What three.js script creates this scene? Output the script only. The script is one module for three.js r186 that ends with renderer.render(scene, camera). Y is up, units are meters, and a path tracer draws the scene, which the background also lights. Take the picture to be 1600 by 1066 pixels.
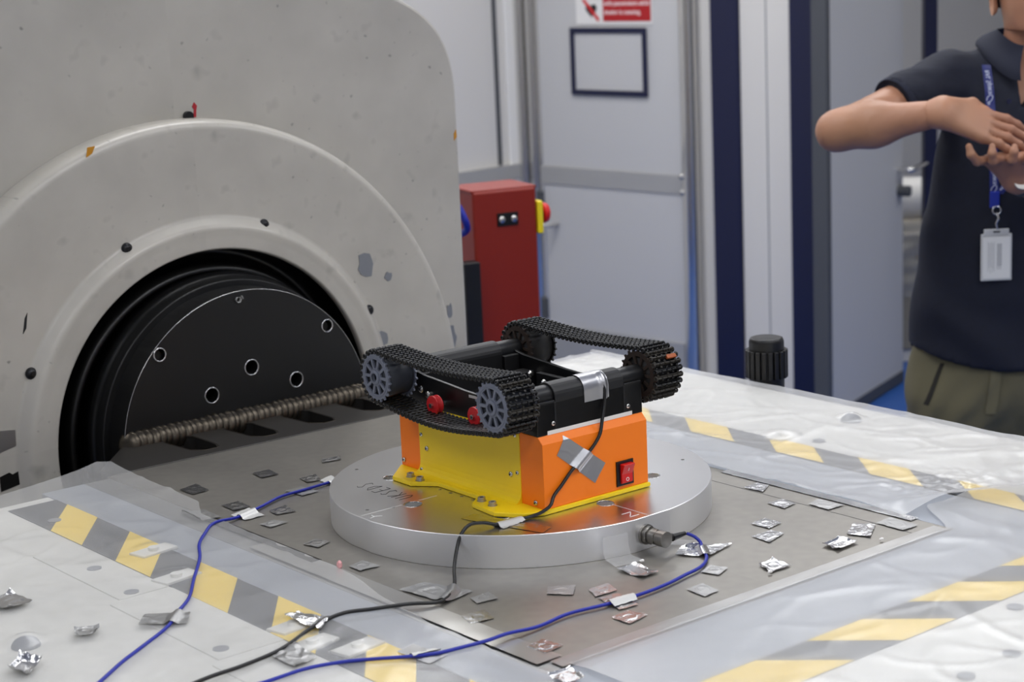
import * as THREE from 'three';
import { RoundedBoxGeometry } from 'three/addons/geometries/RoundedBoxGeometry.js';
import { mergeGeometries } from 'three/addons/utils/BufferGeometryUtils.js';
import { ImprovedNoise } from 'three/addons/math/ImprovedNoise.js';
import { RectAreaLightUniformsLib } from 'three/addons/lights/RectAreaLightUniformsLib.js';

// ---------------------------------------------------------------- camera, light, exposure
const TY = 1.08;                                   // height of the table top above the floor
const scene = new THREE.Scene();
scene.background = new THREE.Color(0x0b0c0e);
const camera = new THREE.PerspectiveCamera(2 * Math.atan(533 / 2934.3) * 180 / Math.PI, 1600 / 1066, 0.05, 60);
{
  const fw = new THREE.Vector3(0.6152, -0.2053, -0.7611), up = new THREE.Vector3(0.1634, 0.9777, -0.1317);
  camera.position.set(-1.4961, TY + 0.7224, 1.8467);
  camera.up.copy(up);
  camera.lookAt(camera.position.clone().add(fw));
  camera.focus = 2.42;
  camera.userData.fStop = 7.5;
}
const renderer = new THREE.WebGLRenderer({ antialias: true });
renderer.toneMapping = THREE.LinearToneMapping;
renderer.toneMappingExposure = 0.66;
renderer.shadowMap.enabled = true;
RectAreaLightUniformsLib.init();
const CEIL = 3.1, WTURN = 5 * Math.PI / 180;        // the room is turned 5 degrees against the table
const PANELS = [                                    // ceiling panels: x, z (room axes), length along x, along z, strength
  [-2.0, 1.4, 1.2, 0.6, 8], [0.2, 1.4, 1.2, 0.6, 10], [2.4, 1.4, 1.2, 0.6, 13],
  [-2.0, -1.2, 1.2, 0.6, 8], [0.6, -0.9, 1.2, 0.6, 9], [2.6, -1.2, 1.2, 0.6, 12],
  [2.6, -2.9, 1.2, 0.6, 13], [1.0, -2.9, 1.2, 0.6, 8], [0.2, 3.6, 1.2, 0.6, 8], [-2.4, 3.6, 1.2, 0.6, 7],  // the panels at negative z here are unseen extras, added to brighten the walls
  [5.3, -2.6, 1.2, 0.6, 11], [5.3, -0.2, 1.2, 0.6, 13],
];

// ---------------------------------------------------------------- helpers
const V3 = (x, y, z) => new THREE.Vector3(x, y, z), V2 = (x, y) => new THREE.Vector2(x, y);
let seed = 12345;
const rnd = () => { seed = (seed * 1664525 + 1013904223) >>> 0; return seed / 4294967296; };
const perlin = new ImprovedNoise();
const N3 = (x, y, z = 0.37) => perlin.noise(x + 31.7, y + 17.3, z + 5.1);
const fbm = (x, y, o = 4) => { let s = 0, a = 0.5, f = 1; for (let i = 0; i < o; i++) { s += a * N3(x * f, y * f, i * 3.7); a *= 0.5; f *= 2.03; } return s; };
const clamp = (x, a = 0, b = 1) => Math.min(b, Math.max(a, x));
const smooth = (a, b, x) => { const t = clamp((x - a) / (b - a)); return t * t * (3 - 2 * t); };
const used = {};
function numbered(name) { const n = used[name] = (used[name] ?? -1) + 1; return n ? `${name}_${String(n).padStart(3, '0')}` : name; }
function tag(o, label, category, group, kind) {
  if (label) o.userData.label = label;
  if (category) o.userData.category = category;
  if (group) o.userData.group = group;
  if (kind) o.userData.kind = kind;
  return o;
}
function shadows(o) { o.castShadow = true; o.receiveShadow = true; return o; }
function thing(name, label, category, pos = [0, 0, 0], turn = 0, group) {
  const o = new THREE.Group(); o.name = numbered(name); scene.add(o);
  o.position.set(...pos); o.rotation.y = turn;
  return tag(o, label, category, group);
}
function part(parent, name, geo, mat, label) {
  const m = shadows(new THREE.Mesh(Array.isArray(geo) ? merge(geo) : geo, mat)); m.name = name; parent.add(m);
  if (label) m.userData.label = label;
  return m;
}
function single(name, geo, mat, label, category, pos, turn = 0, group) {
  const m = shadows(new THREE.Mesh(Array.isArray(geo) ? merge(geo) : geo, mat)); m.name = numbered(name); scene.add(m);
  if (pos) m.position.set(...pos); m.rotation.y = turn;
  return tag(m, label, category, group);
}
function struct(name, geo, mat, turn = 0, pos) {
  const m = shadows(new THREE.Mesh(Array.isArray(geo) ? merge(geo) : geo, mat)); m.name = name; scene.add(m);
  if (pos) m.position.set(...pos); m.rotation.y = turn; m.userData.kind = 'structure';
  return m;
}
function merge(list) {
  const g = list.map((x) => { const y = x.index ? x.toNonIndexed() : x; for (const k of Object.keys(y.attributes)) if (!['position', 'normal', 'uv'].includes(k)) y.deleteAttribute(k); if (!y.attributes.uv) y.setAttribute('uv', new THREE.BufferAttribute(new Float32Array(y.attributes.position.count * 2), 2)); return y; });
  return g.length === 1 ? g[0] : mergeGeometries(g);
}
const box = (x0, x1, y0, y1, z0, z1, r = 0) => {
  const w = x1 - x0, h = y1 - y0, d = z1 - z0;
  const g = r ? new RoundedBoxGeometry(w, h, d, 2, Math.min(r, w / 2.01, h / 2.01, d / 2.01)) : new THREE.BoxGeometry(w, h, d);
  return g.translate((x0 + x1) / 2, (y0 + y1) / 2, (z0 + z1) / 2);
};
const cylX = (r, x0, x1, y, z, n = 32, r2 = r) => new THREE.CylinderGeometry(r2, r, x1 - x0, n).rotateZ(-Math.PI / 2).translate((x0 + x1) / 2, y, z);
const cylY = (r, y0, y1, x, z, n = 32, r2 = r) => new THREE.CylinderGeometry(r2, r, y1 - y0, n).translate(x, (y0 + y1) / 2, z);
const cylZ = (r, z0, z1, x, y, n = 32, r2 = r) => new THREE.CylinderGeometry(r2, r, z1 - z0, n).rotateX(Math.PI / 2).translate(x, y, (z0 + z1) / 2);
const shapeOf = (pts) => new THREE.Shape(pts.map((p) => V2(p[0], p[1])));
// extruded along y: outline given as (x, z)
function slabXZ(pts, y0, y1, bevel = 0, holes = []) {
  const s = shapeOf(pts.map(([x, z]) => [x, -z]));
  for (const h of holes) s.holes.push(new THREE.Path(h.map(([x, z]) => V2(x, -z))));
  const g = new THREE.ExtrudeGeometry(s, { depth: y1 - y0 - 2 * bevel, bevelEnabled: bevel > 0, bevelSize: bevel, bevelThickness: bevel, bevelOffset: -bevel, bevelSegments: 2, curveSegments: 24 });
  return g.rotateX(-Math.PI / 2).translate(0, y0 + bevel, 0);
}
// extruded along z: outline given as (x, y)
function slabXY(shape, z0, z1, bevel = 0, seg = 24) {
  const s = Array.isArray(shape) ? shapeOf(shape) : shape;
  return new THREE.ExtrudeGeometry(s, { depth: z1 - z0 - 2 * bevel, bevelEnabled: bevel > 0, bevelSize: bevel, bevelThickness: bevel, bevelOffset: -bevel, bevelSegments: 2, curveSegments: seg }).translate(0, 0, z0 + bevel);
}
// extruded along x: outline given as (z, y)
function slabZY(pts, x0, x1, bevel = 0) {
  return slabXY(shapeOf(pts.map(([z, y]) => [-z, y])), 0, x1 - x0, bevel).rotateY(Math.PI / 2).translate(x0, 0, 0);
}
const circlePts = (cx, cy, r, n = 24) => Array.from({ length: n }, (_, i) => [cx + r * Math.cos(i / n * 2 * Math.PI), cy + r * Math.sin(i / n * 2 * Math.PI)]);
function tube(pts, r, n = 8, seg) {
  const c = new THREE.CatmullRomCurve3(pts.map((p) => V3(...p)), false, 'centripetal');
  return new THREE.TubeGeometry(c, seg ?? pts.length * 8, r, n);
}
// a grid of points as a smooth sheet: f(u, v) -> [x, y, z]
function sheet(nu, nv, f, closedU = false) {
  const pos = [], uv = [], idx = [];
  for (let j = 0; j <= nv; j++) for (let i = 0; i <= nu; i++) { pos.push(...f(i / nu, j / nv)); uv.push(i / nu, j / nv); }
  for (let j = 0; j < nv; j++) for (let i = 0; i < nu; i++) { const a = j * (nu + 1) + i, b = a + 1, c = a + nu + 1, d = c + 1; idx.push(a, c, b, b, c, d); }
  const g = new THREE.BufferGeometry();
  g.setAttribute('position', new THREE.Float32BufferAttribute(pos, 3)); g.setAttribute('uv', new THREE.Float32BufferAttribute(uv, 2));
  g.setIndex(idx); g.computeVertexNormals(); return g;
}
function dataTex(w, h, f, srgb = true, rx = 1, ry = 1) {
  const d = new Uint8Array(w * h * 4);
  for (let y = 0; y < h; y++) for (let x = 0; x < w; x++) { const c = f(x / w, y / h, x, y), k = (y * w + x) * 4; for (let i = 0; i < 3; i++) d[k + i] = clamp(Array.isArray(c) ? c[i] : c) * 255; d[k + 3] = 255; }
  const t = new THREE.DataTexture(d, w, h); t.magFilter = THREE.LinearFilter; t.minFilter = THREE.LinearFilter;
  t.wrapS = t.wrapT = THREE.RepeatWrapping; t.repeat.set(rx, ry); if (srgb) t.colorSpace = THREE.SRGBColorSpace; t.needsUpdate = true; return t;
}
function planarUV(g, a, b, s = 1) {                 // uv = position along axes a and b, in metres times s
  const p = g.attributes.position, uv = new Float32Array(p.count * 2);
  for (let i = 0; i < p.count; i++) { uv[2 * i] = p.getComponent(i, a) * s; uv[2 * i + 1] = p.getComponent(i, b) * s; }
  g.setAttribute('uv', new THREE.BufferAttribute(uv, 2)); return g;
}
// naive surface nets: a smooth mesh of the set where f > 0
function nets(f, lo, hi, h, uvScale = 1) {
  const n = [0, 1, 2].map((i) => Math.ceil((hi[i] - lo[i]) / h) + 1), [nx, ny, nz] = n;
  const val = new Float32Array(nx * ny * nz);
  for (let k = 0, q = 0; k < nz; k++) for (let j = 0; j < ny; j++) for (let i = 0; i < nx; i++, q++) val[q] = f(lo[0] + i * h, lo[1] + j * h, lo[2] + k * h);
  const at = new Int32Array(nx * ny * nz).fill(-1), pos = [], idx = [];
  const id = (i, j, k) => i + nx * (j + ny * k);
  const E = [[0, 1], [2, 3], [4, 5], [6, 7], [0, 2], [1, 3], [4, 6], [5, 7], [0, 4], [1, 5], [2, 6], [3, 7]];
  for (let k = 0; k < nz - 1; k++) for (let j = 0; j < ny - 1; j++) for (let i = 0; i < nx - 1; i++) {
    const v = []; let m = 0;
    for (let c = 0; c < 8; c++) { const w = val[id(i + (c & 1), j + (c >> 1 & 1), k + (c >> 2))]; v.push(w); if (w > 0) m |= 1 << c; }
    if (m === 0 || m === 255) continue;
    let sx = 0, sy = 0, sz = 0, cnt = 0;
    for (const [a, b] of E) if ((v[a] > 0) !== (v[b] > 0)) {
      const t = v[a] / (v[a] - v[b]);
      sx += (a & 1) + t * ((b & 1) - (a & 1)); sy += (a >> 1 & 1) + t * ((b >> 1 & 1) - (a >> 1 & 1)); sz += (a >> 2) + t * ((b >> 2) - (a >> 2)); cnt++;
    }
    at[id(i, j, k)] = pos.length / 3; pos.push(lo[0] + (i + sx / cnt) * h, lo[1] + (j + sy / cnt) * h, lo[2] + (k + sz / cnt) * h);
  }
  const quad = (a, b, c, d, flip) => { if (a < 0 || b < 0 || c < 0 || d < 0) return; if (flip) idx.push(a, c, b, a, d, c); else idx.push(a, b, c, a, c, d); };
  for (let k = 1; k < nz - 1; k++) for (let j = 1; j < ny - 1; j++) for (let i = 1; i < nx - 1; i++) {
    const s = val[id(i, j, k)] > 0;
    if (s !== val[id(i + 1, j, k)] > 0) quad(at[id(i, j - 1, k - 1)], at[id(i, j, k - 1)], at[id(i, j, k)], at[id(i, j - 1, k)], !s);
    if (s !== val[id(i, j + 1, k)] > 0) quad(at[id(i - 1, j, k - 1)], at[id(i - 1, j, k)], at[id(i, j, k)], at[id(i, j, k - 1)], !s);
    if (s !== val[id(i, j, k + 1)] > 0) quad(at[id(i - 1, j - 1, k)], at[id(i, j - 1, k)], at[id(i, j, k)], at[id(i - 1, j, k)], !s);
  }
  const g = new THREE.BufferGeometry();
  g.setAttribute('position', new THREE.Float32BufferAttribute(pos, 3)); g.setIndex(idx);
  g.computeVertexNormals();
  return planarUV(g, 0, 1, uvScale);
}
const smin = (a, b, k) => { const h = Math.max(k - Math.abs(a - b), 0) / k; return Math.min(a, b) - h * h * k * 0.25; };
function capsule(a, b, ra, rb) {                    // signed distance to a tapered limb
  const dx = b[0] - a[0], dy = b[1] - a[1], dz = b[2] - a[2], L = dx * dx + dy * dy + dz * dz;
  return (x, y, z) => { const px = x - a[0], py = y - a[1], pz = z - a[2], t = clamp((px * dx + py * dy + pz * dz) / L); return Math.hypot(px - t * dx, py - t * dy, pz - t * dz) - (ra + (rb - ra) * t); };
}
const ellipsoid = (c, r) => { const m = Math.min(...r); return (x, y, z) => (Math.hypot((x - c[0]) / r[0], (y - c[1]) / r[1], (z - c[2]) / r[2]) - 1) * m; };
const blend = (fs, k) => (x, y, z) => { let d = 9; for (const f of fs) d = smin(d, f(x, y, z), k); return d; };

// ---------------------------------------------------------------- materials
const std = (color, roughness = 0.6, metalness = 0, more = {}) => new THREE.MeshStandardMaterial({ color, roughness, metalness, ...more });
const phy = (color, roughness, more = {}) => new THREE.MeshPhysicalMaterial({ color, roughness, ...more });
const dirtTex = dataTex(1024, 1024, (u, v) => {
  const a = fbm(u * 7, v * 7, 4), b = fbm(u * 23 + 5, v * 23, 3), c = N3(u * 90, v * 90, 2);
  let t = 0.93 + 0.075 * a + 0.03 * b; if (b > 0.24) t -= 0.38 * (b - 0.24); if (c > 0.58) t -= 0.8 * (c - 0.58) * (N3(u * 12, v * 12, 8) > 0 ? 1.5 : 0.2);
  return [t, t * 0.993, t * 0.975];
});
const brushBump = dataTex(512, 512, (u, v, x, y) => 0.5 + 0.3 * N3(u * 3, v * 160, 1) + 0.2 * N3(u * 8, v * 330, 4), false);
const brushRough = dataTex(512, 512, (u, v) => 0.75 + 0.3 * fbm(u * 5, v * 14, 3) + 0.12 * N3(u * 4, v * 120, 3), false);
const plateTex = dataTex(1024, 1024, (u, v) => { const t = 0.93 + 0.1 * fbm(u * 6, v * 6, 5) + 0.03 * N3(u * 60, v * 60, 3); return [t, t * 0.995, t * 0.98]; });
const crinkle = dataTex(512, 512, (u, v) => 0.5 + 0.5 * (1 - 2 * Math.abs(N3(u * 9, v * 9, 2))) * 0.6 + 0.25 * N3(u * 25, v * 25, 6), false);
const M = {
  cream: std(0xcac7c1, 0.32, 0, { map: dirtTex }),
  blackRubber: std(0x040404, 0.38),
  blackDisc: std(0x252525, 0.5, 0.5, { roughnessMap: brushRough }),
  darkSteel: std(0x2e2d2c, 0.42, 0.8),
  weld: std(0x4e483f, 0.32, 0.9),
  barSteel: std(0x363432, 0.42, 0.5),
  bright: std(0xc9c9c9, 0.25, 1),
  plate: std(0xa4a19c, 0.36, 0.75, { map: plateTex, bumpMap: brushBump, bumpScale: 0.00006 }),
  alu: std(0xd4d4d5, 0.28, 1, { bumpMap: brushBump, bumpScale: 0.00002 }),
  aluRimLit: std(0xf8f8f8, 0.42, 1),  // turned finish; copy of alu made lighter for the light the rim reflects
  tapeSmooth: std(0xb9b9bb, 0.36, 1, { side: THREE.DoubleSide }),
  mirrorTape: std(0xc4c3c0, 0.3, 0.9, { side: THREE.DoubleSide }),
  hole: std(0x8d8c8a, 0.4, 0.8),
  table: std(0xe9e9e6, 0.5, 0, { map: plateTex }),
  tableFrame: std(0x9ba0a8, 0.5, 0.35),
  hazardBlack: std(0x3a3d42, 0.6), hazardYellow: std(0xf0cf3a, 0.55),
  filmHazy: phy(0xf4f4f4, 0.3, { specularIntensity: 0.7, transmission: 0.76, thickness: 0, ior: 1.45, side: THREE.DoubleSide }),
  film: phy(0xf7f7f7, 0.26, { specularIntensity: 0.7, transmission: 0.8, thickness: 0, ior: 1.5, side: THREE.DoubleSide }),
  foil: std(0xd6d6d6, 0.24, 1, { side: THREE.DoubleSide, bumpMap: crinkle, bumpScale: 0.00022 }),
  foilDull: std(0xa9a9a8, 0.42, 1, { side: THREE.DoubleSide, bumpMap: crinkle, bumpScale: 0.0003 }),
  whiteTape: std(0xcfcfcc, 0.4, 0.25, { side: THREE.DoubleSide }),
  blueCable: std(0x14249a, 0.45), blackCable: std(0x121212, 0.45),
  orange: std(0xfb7d02, 0.48), yellow: std(0xf6d416, 0.38), blackPlastic: std(0x08080a, 0.42), blackGrain: std(0x0b0b0d, 0.5),
  white: std(0xe8e6e2, 0.5), greyPlastic: std(0x6d7280, 0.5), darkPlastic: std(0x1d1c1c, 0.6), rust: std(0x2b1f18, 0.8),
  redPlastic: phy(0xd31a1e, 0.28, { clearcoat: 0.4 }), redSatin: phy(0xd01212, 0.4), redRoller: std(0xc41a20, 0.45),  // rocker and mushroom are plain red plastic, nothing here emits
  socketRing: std(0xc9c9c7, 0.5, 0.4),
  screw: std(0xc8c6c2, 0.25, 1), socket: std(0x1a1a1a, 0.6), bolt: std(0xb5b2ae, 0.38, 0.9), blackBolt: std(0x2a2a2c, 0.35, 0.6),
  track: std(0x0b0b0c, 0.4), trackDirty: std(0x2a2620, 0.6),
  wall: std(0xd6d3ce, 0.55), door: std(0xc4c3c2, 0.5), steel: std(0xdedcd8, 0.14, 1), steelBand: std(0xb4b3b1, 0.5, 0.4),
  navy: std(0x091036, 0.45), darkGrey: std(0x4a4c50, 0.5), redBox: std(0x861a02, 0.45), floor: std(0x25549c, 0.45), ceiling: std(0xe4e4e2, 0.8),
  shirt: std(0x1b2236, 0.85), trousers: std(0x6d6850, 0.85), skin: std(0xc4977c, 0.55), hair: std(0x1d1713, 0.7), lanyard: std(0x1a2f9a, 0.5),
  etch: std(0xf0f0ee, 0.7), ink: std(0x17181a, 0.6), yellowBox: std(0xf0d81c, 0.4), grey: std(0x7e8187, 0.5),
};
const glowMat = new THREE.MeshStandardMaterial({ color: 0xffffff, emissive: 0xffffff, emissiveIntensity: 6, roughness: 0.6 });

// ---------------------------------------------------------------- the room
{
  const X0 = 4.003, Z0 = -4.025;                    // room axes (turned by WTURN): door wall at x = X0, left wall at z = Z0
  const S = (name, g, m) => struct(name, g, m, WTURN);
  S('floor', box(-5.2, 8.2, -0.12, 0, Z0 - 0.2, 5.2), M.floor);
  S('ceiling', box(-5.2, 8.2, CEIL, CEIL + 0.12, Z0 - 0.2, 5.2), M.ceiling);
  S('wall_left', box(-5.2, 8.2, 0, CEIL, Z0 - 0.2, Z0), M.wall);
  S('wall_behind', box(-5.2, 8.2, 0, CEIL, 5, 5.2), M.wall);
  S('wall_far_side', box(-5.2, -5, 0, CEIL, Z0, 5), M.wall);
  S('wall_right', box(X0, X0 + 0.12, 0, CEIL, Z0, -2.452), M.wall); S('wall_right_lintel', box(X0, X0 + 0.12, 2.25, CEIL, -2.452, -1.35), M.wall); S('wall_right_near', box(X0, X0 + 0.12, 0, CEIL, -1.35, 5), M.wall);
  S('wall_next_room', box(8, 8.2, 0, CEIL, Z0, 5), M.wall);
  // left wall: panel joint, lower rail
  S('trim_1', box(3.842, 3.856, TY - 0.18, CEIL, Z0, Z0 + 0.012), M.darkGrey);
  S('trim_2', box(2.2, 3.99, TY - 0.245, TY - 0.183, Z0, Z0 + 0.03), M.steelBand);
  S('trim_3', box(3.9, 3.985, 0, CEIL, Z0, Z0 + 0.02, 0.006), M.white);
  // door wall: chrome posts beside the door
  const chrome = [[-3.985, 0.026], [-3.925, 0.024], [-3.882, 0.018]];
  chrome.forEach(([z, r], i) => S(`trim_${4 + i}`, cylY(r, 0, CEIL - 0.02, X0 - r - 0.012, z, 24), M.steel));
  S('trim_7', cylY(0.032, 0, CEIL - 0.02, X0 - 0.045, -3.062, 24), M.steel);
  // white door
  const d = struct('door_1', box(X0 - 0.045, X0 - 0.002, 0.02, 2.6, -3.895, -3.105, 0.004), M.door, WTURN);
  part(d, 'steel_band', box(X0 - 0.051, X0 - 0.046, TY - 0.262, TY - 0.187, -3.885, -3.1, 0.001), M.steelBand);
  part(d, 'kick_plate', box(X0 - 0.051, X0 - 0.046, 0.05, TY - 0.865, -3.885, -3.107, 0.001), M.steelBand);
  for (const y of [-0.20, -0.262]) part(d, 'screw', new THREE.SphereGeometry(0.011, 12, 8).scale(0.6, 1, 1).translate(X0 - 0.075, TY + y + 0.012, -3.085), M.screw);
  for (const y of [-0.34, -0.80]) part(d, 'hinge', box(X0 - 0.062, X0 - 0.046, TY + y - 0.045, TY + y + 0.045, -3.905, -3.872, 0.004), M.darkGrey);
  const h = part(d, 'door_handle', [tube([[X0 - 0.045, TY - 0.43, -3.80], [X0 - 0.10, TY - 0.43, -3.80], [X0 - 0.12, TY - 0.428, -3.82], [X0 - 0.12, TY - 0.436, -3.93]], 0.011, 10)], M.steelBand);
  // posts of the wide opening to the right of the door
  S('trim_8', box(X0 - 0.03, X0 + 0.13, 0, CEIL, -2.964, -2.829, 0.008), M.navy);
  S('trim_9', box(X0 - 0.015, X0, 0, CEIL, -2.829, -2.588, 0.004), M.wall);
  S('trim_10', box(X0 - 0.03, X0 + 0.15, 0, CEIL, -2.588, -2.452, 0.008), M.navy);
  S('trim_11', box(X0 - 0.016, X0, 0, CEIL, -2.705, -2.700), M.grey);
  S('trim_12', box(X0 - 0.03, X0 + 0.15, 0, CEIL, -1.35, -1.22, 0.008), M.navy);
  S('trim_13', box(X0 - 0.03, X0 + 0.15, 2.2, 2.3, -2.452, -1.35, 0.008), M.navy);
}
// A3 frame and warning sign on the white door
{
  const f = thing('notice_frame', 'empty notice frame with a navy border on the white door', 'frame', [0, 0, 0], WTURN);
  const X = 3.957, y0 = TY + 0.117, y1 = TY + 0.389, z0 = -3.68, z1 = -3.265, w = 0.022;
  part(f, 'backing', box(X - 0.004, X, y0 + 0.004, y1 - 0.004, z0 + 0.004, z1 - 0.004), M.door);
  for (const g of [box(X - 0.012, X - 0.004, y0, y0 + w, z0, z1, 0.002), box(X - 0.012, X - 0.004, y1 - w, y1, z0, z1, 0.002), box(X - 0.012, X - 0.004, y0 + w, y1 - w, z0, z0 + w, 0.002), box(X - 0.012, X - 0.004, y0 + w, y1 - w, z1 - w, z1, 0.002)]) part(f, 'border', g, M.navy);
  const c = document.createElement('canvas'); c.width = 512; c.height = 256; const k = c.getContext('2d');
  k.fillStyle = '#b01218'; k.fillRect(0, 0, 512, 256); k.fillStyle = '#f4efec'; k.font = 'bold 46px sans-serif';
  ['No access for persons', 'with pacemakers while', 'shaker is running.'].forEach((s, i) => k.fillText(s, 12, 62 + i * 70, 490));
  const t = new THREE.CanvasTexture(c); t.colorSpace = THREE.SRGBColorSpace;
  const s = thing('warning_sign', 'red and white no access sign above the notice frame on the white door', 'sign', [0, 0, 0], WTURN);
  part(s, 'sign_plate', box(X - 0.003, X, TY + 0.402, TY + 0.56, -3.645, -3.235), M.white);
  const p = part(s, 'text_panel', new THREE.PlaneGeometry(0.255, 0.128).rotateY(-Math.PI / 2).translate(X - 0.0045, TY + 0.478, -3.368), new THREE.MeshStandardMaterial({ map: t, roughness: 0.5 }));
  const ring = new THREE.Shape(); ring.absarc(0, 0, 0.068, 0, 6.3); const hole = new THREE.Path(); hole.absarc(0, 0, 0.054, 0, 6.3); ring.holes.push(hole);
  const put = (g) => g.rotateY(-Math.PI / 2).translate(X - 0.0035, TY + 0.460, -3.560);
  part(s, 'prohibition_ring', put(slabXY(ring, 0, 0.002)), M.redPlastic);
  const heart = []; for (let i = 0; i < 40; i++) { const a = i / 40 * 2 * Math.PI; heart.push([0.0019 * 16 * Math.sin(a) ** 3, 0.0019 * (13 * Math.cos(a) - 5 * Math.cos(2 * a) - 2 * Math.cos(3 * a) - Math.cos(4 * a))]); }
  part(s, 'heart_symbol', put(slabXY(heart, 0, 0.0015)), M.ink);
  part(s, 'prohibition_bar', put(new THREE.BoxGeometry(0.118, 0.013, 0.002).rotateZ(-Math.PI / 4).translate(0, 0, 0.0025)), M.redPlastic);
}
// ceiling panels (lamps)
PANELS.forEach(([x, z, lx, lz, I], i) => {
  const c = Math.cos(WTURN), s = Math.sin(WTURN), wx = x * c + z * s, wz = -x * s + z * c;
  const t = thing('ceiling_light', 'white ceiling light panel ' + ['behind the camera at its left', 'above the near table edge', 'above the right table corner', 'left of the vibration machine', 'above the vibration machine front', 'above the person', 'added in front of the white door to brighten its wall', 'added behind the vibration machine to brighten the walls', 'far behind the camera', 'in the far corner behind the camera', 'in the next room behind the door wall', 'in the next room above the open door'][i], 'light', [wx, CEIL - 0.03, wz], WTURN, 'ceiling light panels');
  part(t, 'frame', [box(-lx / 2 - 0.02, lx / 2 + 0.02, 0, 0.03, -lz / 2 - 0.02, -lz / 2), box(-lx / 2 - 0.02, lx / 2 + 0.02, 0, 0.03, lz / 2, lz / 2 + 0.02), box(-lx / 2 - 0.02, -lx / 2, 0, 0.03, -lz / 2, lz / 2), box(lx / 2, lx / 2 + 0.02, 0, 0.03, -lz / 2, lz / 2)], M.white);
  part(t, 'diffuser', box(-lx / 2, lx / 2, 0.008, 0.029, -lz / 2, lz / 2), glowMat);
  const L = new THREE.RectAreaLight(0xffffff, I, lx, lz); L.name = 'panel_light';
  L.position.set(wx, CEIL - 0.03, wz); L.lookAt(wx, 0, wz); L.rotateZ(0); scene.add(L);
});
// beyond the opening: an open door, a wrapped crate, a second door frame
{
  const inPerson = (x, y, dz) => V3(-1.4961 + 0.7777 * x + 0.6286 * dz, y, 1.8467 + 0.6286 * x - 0.7777 * dz);   // x across, dz deep, as seen from the camera's place
  const a = inPerson(1.150, 0, 6.76), b = inPerson(1.566, 0, 7.45), L = a.distanceTo(b), turn = Math.atan2(-(b.z - a.z), b.x - a.x);
  const o = thing('open_door', 'tall pale grey door standing open behind the person', 'door', [a.x, 0, a.z], turn);
  part(o, 'door_leaf', box(0, L, 0.02, 2.15, -0.022, 0.022, 0.004), M.door);
  part(o, 'hinge_edge', box(-0.03, 0.005, 0.02, 2.15, -0.03, 0.03, 0.004), M.darkGrey);
  part(o, 'bottom_seal', box(0.02, L - 0.005, 0.005, 0.05, -0.026, 0.026), M.darkGrey);
  part(o, 'door_handle', tube([[L - 0.06, 0.875, 0.02], [L - 0.06, 0.875, 0.075], [L - 0.02, 0.88, 0.085], [L + 0.09, 0.885, 0.085]], 0.011, 8), M.steel);
  part(o, 'lock_cylinder', cylZ(0.022, 0.02, 0.07, L - 0.055, 0.79, 16), M.darkGrey);
  const e = inPerson(1.60, 0, 8.05), cr = thing('storage_cabinet', 'beige storage cabinet with clear wrap seen past the open door edge', 'cabinet', [e.x, 0, e.z], -0.68);
  part(cr, 'body', box(0, 0.5, 0.05, 0.55, -0.25, 0.25, 0.01), std(0x9a9488, 0.6));
  part(cr, 'plinth', box(0.01, 0.49, 0, 0.05, -0.24, 0.24), M.white);
  part(cr, 'wrap', sheet(30, 30, (u, v) => [-0.01 + u * 0.52, 0.28 + v * 0.32, 0.262 + 0.02 * N3(u * 6, v * 6, 2)]), M.film);
  part(cr, 'roll', cylX(0.09, 0.0, 0.5, 0.68, 0.1, 24), M.white);
  const f = inPerson(1.694, 0, 7.55), g = inPerson(1.735, 0, 7.55);
  const fr = thing('blue_post', 'slim navy upright post seen beside the person shoulder', 'post', [(f.x + g.x) / 2, 0, (f.z + g.z) / 2], -0.68);
  part(fr, 'post', box(-0.026, 0.026, 0.02, CEIL - 0.05, -0.03, 0.03, 0.004), M.navy);
  part(fr, 'foot_plate', box(-0.05, 0.05, 0, 0.02, -0.05, 0.05, 0.004), M.darkGrey);
}

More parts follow.
